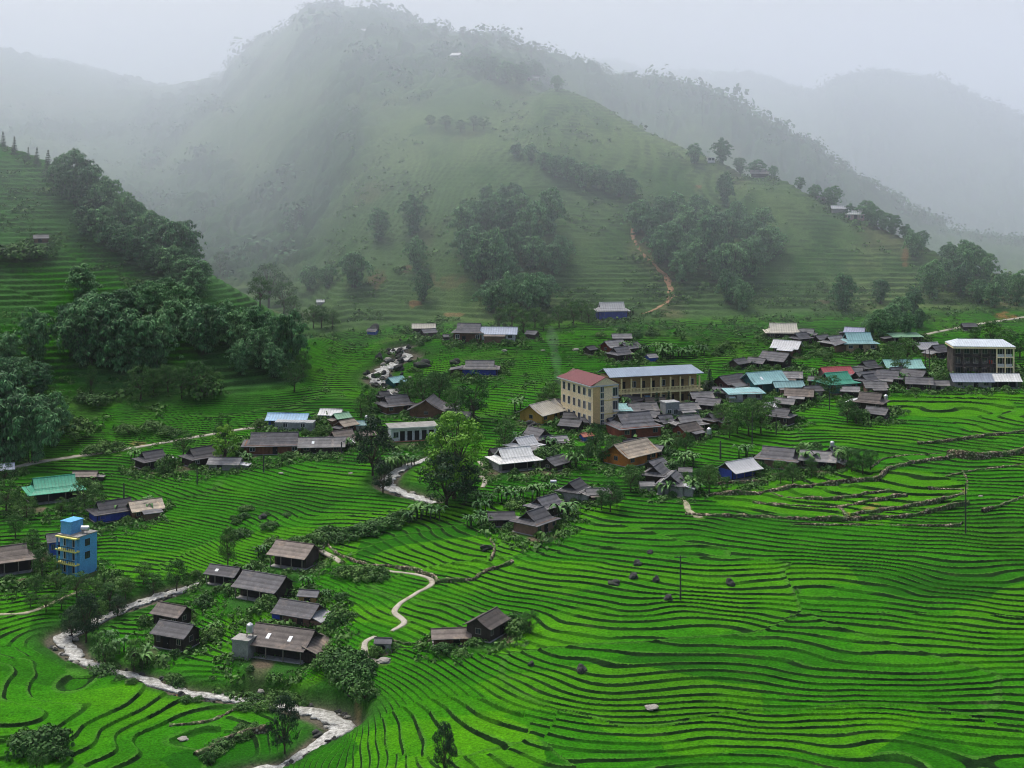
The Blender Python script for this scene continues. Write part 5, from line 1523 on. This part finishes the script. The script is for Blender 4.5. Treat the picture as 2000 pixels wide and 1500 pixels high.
grove('T', [(70,1165,44),(110,1150,40),(150,1165,48),(185,1170,46),(215,1180,50),(245,1165,42),(280,1140,44),(300,1150,40),(120,1190,40),(90,1195,34),(160,1215,52),(190,1210,46),(60,1185,30)], 'dark bank tree between the blue tower house and the stream', 'bank trees below the tower house', 1.2)
grove('D', [(230,1200,44),(140,1235,60)], 'almost black bank tree close to the stream pool', 'black bank trees', 1.1)
scatter('undergrowth', np.clip(scr * (KAP < 9.4) * sstep(.35, .6, 0.5 + 0.5 * fbm(XX / 11, YY / 9, 3, 222)) + 0.03 * edge + 2.2 * VILLAGE + 0.25 * (lefth > .5) * (KAP < 8.2) * rough, 0, 3), 11000, .85, 28, .36, M_SHRUB, 5)
scatter('undergrowth', sstep(8.9, 9.4, KAP) * (1 - fmask) * (KAP < 12.5) * sstep(.50, .72, 0.5 + 0.5 * fbm(XX / 15, YY / 22, 3, 225)), 1500, 1.1, 20, .45, M_SHRUB, 6)
crest = np.exp(-((KAP - 14) / .10) ** 2) * (UU > 380) + np.exp(-((KAP - 16) / .12) ** 2) * 1.2
scatter('forest', np.clip(fmask * (KAP < 14.1) * (.25 + patch) * (YY < 1000) + 14 * crest * (.4 + patch), 0, 20), 6500, 4.6, 56, .20, M_FOREST, 7)

# shrubs and bananas round the houses, along banks
for sp, c in HOUSE_AT:
    u, v, wpx, yaw = sp[:4]
    if wpx < 34 or v < 560: continue
    nm = sp[-1]
    short = ' '.join(nm.split()[:9])
    W = wpx * c.y / F
    k = 1 + int(wpx > 40) + int(wpx > 80)
    for i in range(k):
        a = trng.choice([-.62, .62, .7, -.7, .3, -.3]) * W
        side = trng.choice([-1, 1])
        x = c.x + side * W * trng.uniform(.55, .72)
        y = c.y + trng.uniform(-.25, .65) * W
        if i == 0:
            x = c.x + trng.uniform(-.4, .4) * W; y = c.y - W * trng.uniform(.48, .58)
        h = trng.uniform(1.1, 1.7) if i == 0 else trng.uniform(1.4, 3.2)
        kind = 'P' if (i and trng.random() < .42) else 'S'
        pos = Vector((x, y, ground_z(x, y)))
        hp = h * (1.25 if kind == 'P' else 1) * F / y
        tail = {'S': 'leafy shrub by the ', 'P': 'banana plant by the '}[kind]
        plant(kind, 0, 0, hp, tail + short, {'S': 'shrubs by the ', 'P': 'bananas by the '}[kind] + short, 1.0 if kind == 'P' else trng.uniform(.8, 1.2), pos=pos)
for nm_, pts in (('banana plant in the dense banana patch above the school', [(1290,688),(1302,694),(1312,700),(1296,702),(1325,696),(1345,692),(1358,698),(1372,694),(1338,700),(1262,690)]),
                 ('banana plant in the garden above the brick walled house', [(930,985),(945,1000),(960,985),(985,975),(1000,980),(1018,972),(1045,975),(1062,968),(935,1022),(920,1028),(948,1030),(1078,965)]),
                 ('banana plant beside the dark tree over the white stream', [(770,905),(785,902),(800,905),(760,915)]),
                 ('banana plant beneath the tall yellow green tree', [(815,1012),(830,1008),(845,1015),(800,1018)]),
                 ('banana plant in the gardens by the three dark gables', [(1342,900),(1352,908),(1332,912),(1340,960),(1356,965),(1300,965)]),
                 ('banana plant hiding the houses above the stone walls', [(1580,885),(1562,895),(1612,905),(1650,905),(1640,890),(1600,884)]),
                 ('banana plant on the stream bank below the brown barn', [(222,1262),(235,1272),(262,1295),(280,1298),(210,1282)])):
    for q in pts:
        plant('P', q[0], q[1], 3.4 * F / at(*q).y * trng.uniform(.8, 1.2), nm_, nm_.replace('banana plant', 'bananas'))
for nm_, pts, n_ in (('low bush on the bank of the lower stream', [(395,1125),(330,1140),(250,1165),(190,1185),(150,1215)], 16), ('low bush on the outer bank of the lower stream', [(180,1305),(260,1330),(350,1360),(430,1372),(520,1385)], 14),
                     ('low bush on the rubble between stream and farmhouse', [(330,1318),(420,1338),(520,1350),(600,1362)], 12), ('bush beside the boulder strewn cascade', [(700,690),(720,740),(790,750),(830,690),(810,670)], 16),
                     ('bush in the rough strip below the dirt road houses', [(420,1020),(500,1000),(560,1010),(480,1050),(400,1060)], 16), ('bush on the overgrown dyke by the small pond', [(380,1470),(440,1440),(500,1425),(400,1490)], 12),
                     ('bush in the scrub above the school hamlet', [(1100,650),(1160,655),(1240,655),(1300,660),(1400,690),(1420,670)], 22), ('bush in the scrub round the upper hamlet', [(1460,690),(1500,670),(1600,690),(1640,705),(1700,715)], 20)):
    for i in range(n_ * 2 // 3):
        t = trng.random() * (len(pts) - 1); k_ = int(t); t -= k_
        a, b = pts[k_], pts[k_ + 1]
        q = (a[0] + (b[0] - a[0]) * t + trng.gauss(0, 8), a[1] + (b[1] - a[1]) * t + trng.gauss(0, 5))
        plant('S', q[0], q[1], trng.uniform(.8, 1.9) * F / at(*q).y, nm_, nm_.replace('bush', 'bushes'), trng.uniform(.9, 1.5))
# ------------------------------------------------------------------ water, paths, walls, boulders, poles
m, n, l, b = nodes_of('white_water')
tc = n.new('ShaderNodeTexCoord')
t = noise_node(n, l, 1.6, 6, 0.8, tc.outputs['Object'])
r = ramp(n, l, t.outputs[0], [(0.36, (.085, .085, .072)), (0.50, (.34, .345, .32)), (0.66, (.72, .74, .72))])
l.new(r.outputs[0], b.inputs['Base Color'])
b.inputs['Roughness'].default_value = 0.35
bump(n, l, b, t.outputs[0], 0.8, 0.3)
M_WATER = m
def ribbon(name, line, zs, mat, lift, width=1.0, cross=4, jitter=0.0):
    x, y, w = line[:, 0], line[:, 1], line[:, 2] * width
    tx, ty = np.gradient(x), np.gradient(y)
    ln = np.hypot(tx, ty) + 1e-9
    nx, ny = -ty / ln, tx / ln
    k = np.ones(5) / 5
    nx = np.convolve(np.pad(nx, 2, mode='edge'), k, mode='valid'); ny = np.convolve(np.pad(ny, 2, mode='edge'), k, mode='valid')
    co = []
    for c in range(cross + 1):
        s = (c / cross - .5)
        e = s * w * (1 + jitter * vnoise(x * .9 + 3 * c, y * .9, 300 + (c > cross / 2)))
        co.append(np.stack([x + nx * e, y + ny * e, zs + lift + .05 * vnoise(x * .8 + c, y * .8, 310) * (jitter > 0)], 1))
    co = np.stack(co, 1).reshape(-1, 3)
    n_ = len(x)
    i, j = np.meshgrid(np.arange(n_ - 1), np.arange(cross), indexing='ij')
    q = (i * (cross + 1) + j).ravel()
    quads = np.stack([q, q + 1, q + cross + 2, q + cross + 1], 1)
    # a thickness below, so that the sheet has a side
    N = len(co)
    co2 = np.concatenate([co, co - np.array([0, 0, .25])])
    ed = []
    for k_ in range(n_ - 1):
        a = k_ * (cross + 1); b_ = a + cross + 1
        ed.append((a, b_, b_ + N, a + N)); a += cross; b_ += cross; ed.append((b_, a, a + N, b_ + N))
    me_ = mesh_from_arrays(name, co2, np.concatenate([quads, np.array(ed)]), [mat], smooth=True)
    o = bpy.data.objects.new(name, me_); COL.objects.link(o)
    tag(o, kind='structure')
    return o
for line, lz in WATER:
    ribbon('stream', line, lz, M_WATER, 0.0, 0.56, 6, .7)
PM = {'concrete': mat_plain('path_concrete', (.36, .34, .28), .2, .5, .9, (.20, .18, .13)), 'orange': mat_plain('path_clay', (.36, .21, .12), .3, .4, .95, (.22, .15, .08)), 'stone': mat_plain('path_stone', (.30, .28, .20), .35, .8, .95, (.09, .13, .04))}
for nm, line, lz, kind in PAVED:
    ribbon(nm, line, lz, PM[kind], 0.05, 0.9 if kind != 'orange' else 1.0, 3, .25 if kind == 'concrete' else .8)

M_ROCK = mat_plain('boulder_stone', (.050, .052, .050), .5, .7, .95, (.020, .045, .014))
M_ROCKP = mat_plain('pale_stone', (.26, .25, .225), .3, .7, .9, (.16, .17, .12))
def rock_mesh(seed, mat, flat=.7):
    bm = bmesh.new()
    bmesh.ops.create_icosphere(bm, subdivisions=3, radius=1.0)
    rr = random.Random(seed); off = rr.uniform(0, 50)
    for v_ in bm.verts:
        c = v_.co.copy()
        d = 1 + .35 * float(vnoise(np.array([c.x * 1.3 + off]), np.array([c.y * 1.3 + c.z * 1.7]), seed)[0]) + .14 * float(vnoise(np.array([c.x * 3.5 + off]), np.array([c.y * 3.5 - c.z * 3]), seed + 1)[0])
        v_.co = Vector((c.x * d, c.y * d * .85, c.z * d * flat))
    me_ = bpy.data.meshes.new('boulder'); bm.to_mesh(me_); bm.free()
    me_.materials.append(mat)
    return me_
ROCKS = [rock_mesh(s, M_ROCK, f) for s, f in ((1, .7), (2, .9), (3, .55))]
ROCKP = [rock_mesh(s, M_ROCKP, f) for s, f in ((4, .6), (5, .45))]
def boulder(u, v, wpx, label, group=None, pale=False, tall=1.0, pos=None):
    p = pos or at(u, v)
    s = .8 * wpx * p.y / F / 2
    o = bpy.data.objects.new('boulder', trng.choice(ROCKP if pale else ROCKS)); COL.objects.link(o)
    o.location = (p.x, p.y + .3 * s, p.z + .15 * s); o.scale = (s, s, s * tall); o.rotation_euler = (0, 0, trng.uniform(0, 6.28))
    tag(o, label, 'boulder', group)
for u, v, w, lab in [(826,716,42,'largest dark boulder above the blue tarped hut'), (780,722,30,'dark boulder between the cascade and the largest boulder'), (889,710,26,'pointed grey boulder near the bright blue tarp'), (740,700,22,'dark boulder in the paddies beside the cascade'), (730,648,34,'big dark boulder with a hut at its foot'),
                     (740,728,18,'dark boulder in the middle of the cascade'), (1038,832,30,'pile of grey rocks by the mustard gable'), (925,800,34,'dark rock pile in the paddy behind the large dark tree'), (895,792,22,'dark rocks beside the grey concrete shed'),
                     (512,1012,24,'tall black boulder beside the rubble in the paddies'), (1270,1080,14,'uppermost boulder of the row near the tall pole'), (1246,1102,24,'broad mossy boulder in the terraces, second of its row'), (1238,1128,24,'mossy boulder with a spike of grass on top'), (1200,1142,30,'wide dark mossy boulder, lowest of its row'),
                     (1282,1135,20,'small grassy boulder near the tall pole'), (1306,1170,24,'dark boulder at the foot of the tall pole'), (1428,1142,30,'lone dark boulder in the wide terraces beyond the tall pole'), (1137,1312,32,'square black boulder in the lower terraces'), (1038,1298,18,'grassy boulder in the lower terraces'),
                     (950,1074,28,'dark mossy boulder beside the short stone wall'), (620,1430,28,'dark boulder at the edge of the white stream'), (600,1465,24,'dark boulder below the stream by the feathery tree'), (690,1352,30,'reddish rock face of the stream bank'), (355,1350,28,'heap of orange rocks where the stream narrows')]:
    boulder(u, v, w, lab, tall=1.2 if w < 28 else 1.0)
for u, v, w, lab in [(684,925,12,'pale rounded rock by the stream paddies'), (1272,1386,34,'flat pale rock slab in the lower terraces'), (750,1292,32,'pale flat rock at the end of the footpath'), (548,925,14,'small pale rock below the long timber house'), (985,686,14,'pale flat rock below the white walled building'), (1125,684,16,'pale rock in the paddy before the hamlet'), (1060,686,12,'small pale rock in the green paddy'), (355,1438,26,'pale stone slab beside the small pond'), (1916,968,10,'white rock at the corner of the stone walls')]:
    boulder(u, v, w, lab, None, True, .6)
for k in range(46):                                                   # rocks of the cascade
    line = WATER[2][0]; q = line[trng.randrange(len(line))]
    x, y = q[0] + trng.gauss(0, .5) * q[2], q[1] + trng.gauss(0, .4) * q[2]
    boulder(0, 0, trng.uniform(.9, 3.2) * F / y, 'grey boulder lying in the white cascade', 'boulders of the cascade', k % 4 == 0, 1.0, Vector((x, y, ground_z(x, y) + .2)))
for wi, lab, grp, n_ in ((0, 'grey rock along the edge of the lower stream', 'rocks along the lower stream', 90), (1, 'grey rock along the middle stream', 'rocks along the middle stream', 16)):
    for k in range(n_):
        line = WATER[wi][0]; q = line[trng.randrange(len(line))]
        sg = trng.choice([-1, 1])
        x, y = q[0] + sg * q[2] * .15, q[1] + sg * q[2] * trng.uniform(.35, .6)
        boulder(0, 0, trng.uniform(.5, 1.6) * F / y, lab, grp, k % 3 == 0, .9, Vector((x, y, ground_z(x, y))))

# dry stone walls
m, n, l, b = nodes_of('dry_stone')
tc = n.new('ShaderNodeTexCoord')
vo = n.new('ShaderNodeTexVoronoi'); vo.inputs['Scale'].default_value = 2.2
l.new(tc.outputs['Object'], vo.inputs['Vector'])
t2 = noise_node(n, l, .5, 4, .7, tc.outputs['Object'])
rc = ramp(n, l, vo.outputs['Color'], [(0.15, (.15, .11, .075)), (0.5, (.30, .23, .16)), (0.9, (.46, .40, .31))])
rd = ramp(n, l, vo.outputs['Distance'], [(0.25, (1, 1, 1)), (0.55, (.16, .15, .12))])
cc = mixc(n, l, 'MULTIPLY', 1.0, rc.outputs[0], rd.outputs[0])
cc = mixc(n, l, 'MIX', ramp(n, l, t2.outputs[0], [(.44, (0, 0, 0)), (.60, (.9, .9, .9))]).outputs[0], cc, (.04, .10, .015))
l.new(cc, b.inputs['Base Color']); b.inputs['Roughness'].default_value = .95
bump(n, l, b, vo.outputs['Distance'], .8, .2)
M_DRY = m
def stone_wall(pts, hgt, thick, label, group='dry stone terrace walls'):
    line = polyline([(q[0], q[1], thick) for q in pts], .45)
    n_ = len(line)
    x, y = line[:, 0], line[:, 1]
    tx, ty = np.gradient(x), np.gradient(y); ln = np.hypot(tx, ty) + 1e-9
    nx, ny = -ty / ln, tx / ln
    zg = np.array([ground_z(a, b_) for a, b_ in zip(x, y)])
    zg = np.convolve(np.pad(zg, 3, mode='edge'), np.ones(7) / 7, mode='valid')
    prof = [(-.55, -.9), (-.5, .25), (-.42, .72), (-.30, 1.0), (.30, 1.0), (.45, .5), (.5, -.9)]
    co = []
    for k, (a, h_) in enumerate(prof):
        j1 = vnoise(x * 1.7 + 9 * k, y * 1.7, 400 + k) * .16
        j2 = vnoise(x * 1.9 - 5 * k, y * 1.9, 420 + k) * .20
        hh = .72 * hgt * (1 + .45 * vnoise(x / 5, y / 5, 440))
        e = .8 * a * thick + j1
        co.append(np.stack([x + nx * e, y + ny * e, zg - .25 + h_ * hh + j2 * (h_ > 0)], 1))
    K = len(prof)
    co = np.stack(co, 1).reshape(-1, 3)
    i, j = np.meshgrid(np.arange(n_ - 1), np.arange(K - 1), indexing='ij')
    q = (i * K + j).ravel()
    me_ = mesh_from_arrays('stone_wall', co, np.stack([q, q + 1, q + K + 1, q + K], 1), [M_DRY], smooth=False)
    o = bpy.data.objects.new('stone_wall', me_); COL.objects.link(o)
    tag(o, label, 'wall', group)
for pts, h_, t_, lab in [
 ([(1376,967),(1480,961),(1560,949),(1640,943),(1712,935),(1732,918),(1780,906),(1862,894)], 1.5, .9, 'longest rough stone wall climbing in a kink towards the wall junction'),
 ([(1505,958),(1530,969),(1640,971),(1738,957)], .9, .7, 'stone wall running under the kinked wall'),
 ([(1470,978),(1560,985),(1640,986),(1772,968)], 1.0, .7, 'stone wall third below the kinked wall'),
 ([(1640,986),(1648,998),(1658,1012)], .9, .8, 'short steep stone wall joining two terraces'),
 ([(1338,1004),(1450,1009),(1560,1013),(1662,1016),(1762,1010),(1812,1001),(1892,984)], 1.3, .7, 'long low stone wall along the bottom of the stone field'),
 ([(1662,1004),(1745,994),(1800,985),(1882,964)], 1.2, .8, 'broad stone wall slanting up to the second pole'),
 ([(1850,890),(1900,896),(1950,891),(2010,884)], 2.0, 1.0, 'tallest brown stone wall at the edge beyond the wall junction'),
 ([(1792,867),(1860,861),(1940,850),(2010,842)], 1.0, .8, 'upper stone wall above the wall junction'),
 ([(1880,920),(1888,935),(1890,950),(1886,964)], .5, .6, 'stone wall running straight down to the second pole'),
 ([(1702,912),(1738,893),(1790,888),(1838,886)], .8, .6, 'pale narrow wall curving up to the wall junction'),
 ([(1540,1023),(1700,1025),(1870,1027),(1880,1018)], .7, .5, 'thin lowest stone edge before the open terraces'),
 ([(1812,954),(1848,955),(1882,957)], 1.1, .7, 'short level stone wall beside the second pole'),
 ([(1918,1000),(1958,986),(2005,968)], .9, .7, 'stone wall climbing away beyond the second pole'),
 ([(1846,930),(1940,914),(2005,905)], .6, .6, 'low stone edge in the paddies beyond the tallest wall'),
 ([(640,1062),(655,1078),(700,1098),(770,1108),(830,1120),(852,1130),(852,1140)], 1.0, .6, 'mossy stone wall following the curved footpath'),
 ([(852,1137),(920,1133),(946,1117),(975,1108),(1002,1099)], .9, .6, 'stone edge running on from the curved footpath'),
 ([(957,1052),(966,1068),(965,1080),(957,1096)], .8, .6, 'short stone wall in front of the brick walled house'),
 ([(330,1412),(400,1408),(440,1392),(470,1380)], .9, .7, 'mossy stone dyke above the small pond'),
 ([(380,1475),(440,1452),(500,1432),(530,1424)], 1.5, .9, 'overgrown stone bank beside the feathery tree'),
 ([(1390,946),(1450,944),(1500,942)], .9, .6, 'grey yard wall under the blue tarp gable'),
 ([(770,1252),(800,1258),(850,1252)], .7, .5, 'low wall between the small hut and the pigsty')]:
    stone_wall(pts, h_, t_, lab)

# power poles
M_POLE = mat_plain('pole_concrete', (.055, .055, .055), .3, 2, .9)
def pole(u, v, hpx, label, arms=0, thick=.13):
    p = at(u, v); H = hpx * p.y / F
    root = empty('utility_pole', (p.x, p.y, p.z)); tag(root, label, 'pole', 'power poles')
    s = MB(); s.bar((0, 0, -.8), (0, 0, H), thick * 1.15, thick * .8, 8); s.build('shaft', M_POLE, root)
    for k in range(arms):
        c = MB(); z = H - .35 - .8 * k
        c.box(-1.0, 1.0, -.06, .06, z - .06, z + .06); ca_ = c.build('crossarm', M_POLE, root)
        for x in (-.9, -.45, .45, .9):
            i_ = MB(); i_.bar((x, 0, z + .06), (x, 0, z + .30), .06, .04, 6); i_.build('insulator', M_POLE, ca_)
for a in [(1329,1171,88,'tall pole with a crossarm among the boulders of the wide terraces',1,.13), (1886,1042,98,'tall slim pole beside the stone walls',0,.13), (1407,896,36,'thick short pole in the striped paddies below the red gable',0,.2), (1469,868,66,'pole at the edge of the striped paddies by the village thicket',0,.12),
          (515,922,32,'short pole in front of the long timber house',0,.16), (242,976,34,'dark pole behind the pale tan annex',0,.16), (385,946,32,'thin pole below the dark steep roofed house',0,.12), (1516,848,40,'pole before the dark swept roof house',0,.11), (1620,800,36,'pole in the yard below the green hip roof',0,.11),
          (667,885,24,'stub pole at the patched roof house',0,.14), (1807,728,44,'pole uphill of the tall dark building',0,.12), (1815,726,42,'second of two poles close together near the tall dark building',0,.12), (1512,735,26,'thin pole before the black gable barn',0,.1), (1372,250,60,'faint mast on the misty slope',0,.2)]:
    pole(*a)

# person and motorbike on the mountain road: too small to show more than a dark figure
# ------------------------------------------------------------------ mist: one box of even thin air, and the low cloud that sits on the mountains
def thin_air(name, density, c=(0.835, 0.89, 0.985)):
    m = bpy.data.materials.new(name)
    m.use_nodes = True
    n = m.node_tree.nodes; n.clear()
    o = n.new('ShaderNodeOutputMaterial'); v = n.new('ShaderNodeVolumePrincipled')
    v.inputs['Color'].default_value = (*c, 1)
    v.inputs['Density'].default_value = density
    v.inputs['Anisotropy'].default_value = 0.15
    m.node_tree.links.new(v.outputs[0], o.inputs['Volume'])
    m.cycles.homogeneous_volume = True
    return m
hb = MB()
hb.box(-1700, 1700, -60, 2750, -150, HAZE_TOP + 1)
tag(hb.build('haze', thin_air('air', HAZE)), kind='stuff')

def cloud_bank(front, lean, lump, z0, z1, density, seed):
    """a closed body of cloud: its lumpy face leans towards the valley with height"""
    xs = np.linspace(-1650 + seed, 1650 - seed, 90); zs = np.linspace(z0, z1, 16)
    gx, gz = np.meshgrid(xs, zs, indexing='ij')
    gy = front(gx) - lean * (gz - z0) + lump * fbm(gx / 110, gz / 45, 3, seed)
    back = np.full(gx.shape, 2700.0 - seed)
    A = np.stack([gx, gy, gz], -1).reshape(-1, 3); B = np.stack([gx, back, gz], -1).reshape(-1, 3)
    nx, nz = gx.shape
    i, j = np.meshgrid(np.arange(nx - 1), np.arange(nz - 1), indexing='ij')
    q = (i * nz + j).ravel()
    fr = np.stack([q, q + nz, q + nz + 1, q + 1], 1)
    N = nx * nz
    bk = np.stack([q + N, q + 1 + N, q + nz + 1 + N, q + nz + N], 1)
    side = []
    for k in range(nx - 1):
        for jz, flip in ((0, 0), (nz - 1, 1)):
            a, b2 = k * nz + jz, (k + 1) * nz + jz
            side.append((a, a + N, b2 + N, b2) if not flip else (a, b2, b2 + N, a + N))
    for k in range(nz - 1):
        for ix, flip in ((0, 0), (nx - 1, 1)):
            a, b2 = ix * nz + k, ix * nz + k + 1
            side.append((a, b2, b2 + N, a + N) if not flip else (a, a + N, b2 + N, b2))
    me = mesh_from_arrays('cloud', np.concatenate([A, B]), np.concatenate([fr, bk, np.array(side)]), [thin_air('cloud_air', density)], smooth=False)
    o = bpy.data.objects.new('cloud', me)
    COL.objects.link(o)
    tag(o, kind='stuff')
    return o
for k, (f0, lean, lump, dens) in enumerate(CLOUDS):
    cloud_bank(lambda x, f0=f0: f0(x), lean, lump, -149 + 2 * k, HAZE_TOP - 2 - 3 * k, dens, 11 + 7 * k)

# thin smoke rising from two hearths
def smoke(u, v, top_px, w0, w1, dens, label, seed):
    p = at(u, v); k = p.y / F
    n_, ring = 14, 12
    co = []
    for a in range(n_ + 1):
        t = a / n_
        z = p.z + 2.0 + t * top_px * k
        r = (w0 + (w1 - w0) * t) * k * .5 * (1 + .25 * math.sin(a * 1.7 + seed)) * (1 if 0 < a < n_ else .4)
        cx, cy = p.x + .8 * math.sin(t * 4 + seed) * t - 1.2 * t, p.y + 5 + .6 * math.cos(t * 5 + seed)
        for q in range(ring):
            co.append((cx + r * math.cos(q * 2 * math.pi / ring), cy + r * math.sin(q * 2 * math.pi / ring), z))
    fs = [(a * ring + q, a * ring + (q + 1) % ring, (a + 1) * ring + (q + 1) % ring, (a + 1) * ring + q) for a in range(n_) for q in range(ring)]
    fs += [tuple(range(ring - 1, -1, -1)), tuple(n_ * ring + q for q in range(ring))]
    mb = MB(); mb.add(co, fs)
    o = mb.build('smoke', thin_air('smoke_air', dens, (.85, .90, 1.0)), None, True)
    tag(o, kind='stuff')
smoke(1093, 800, 150, 12, 26, .022, '', 1)
smoke(1455, 805, 34, 14, 34, .035, '', 4)
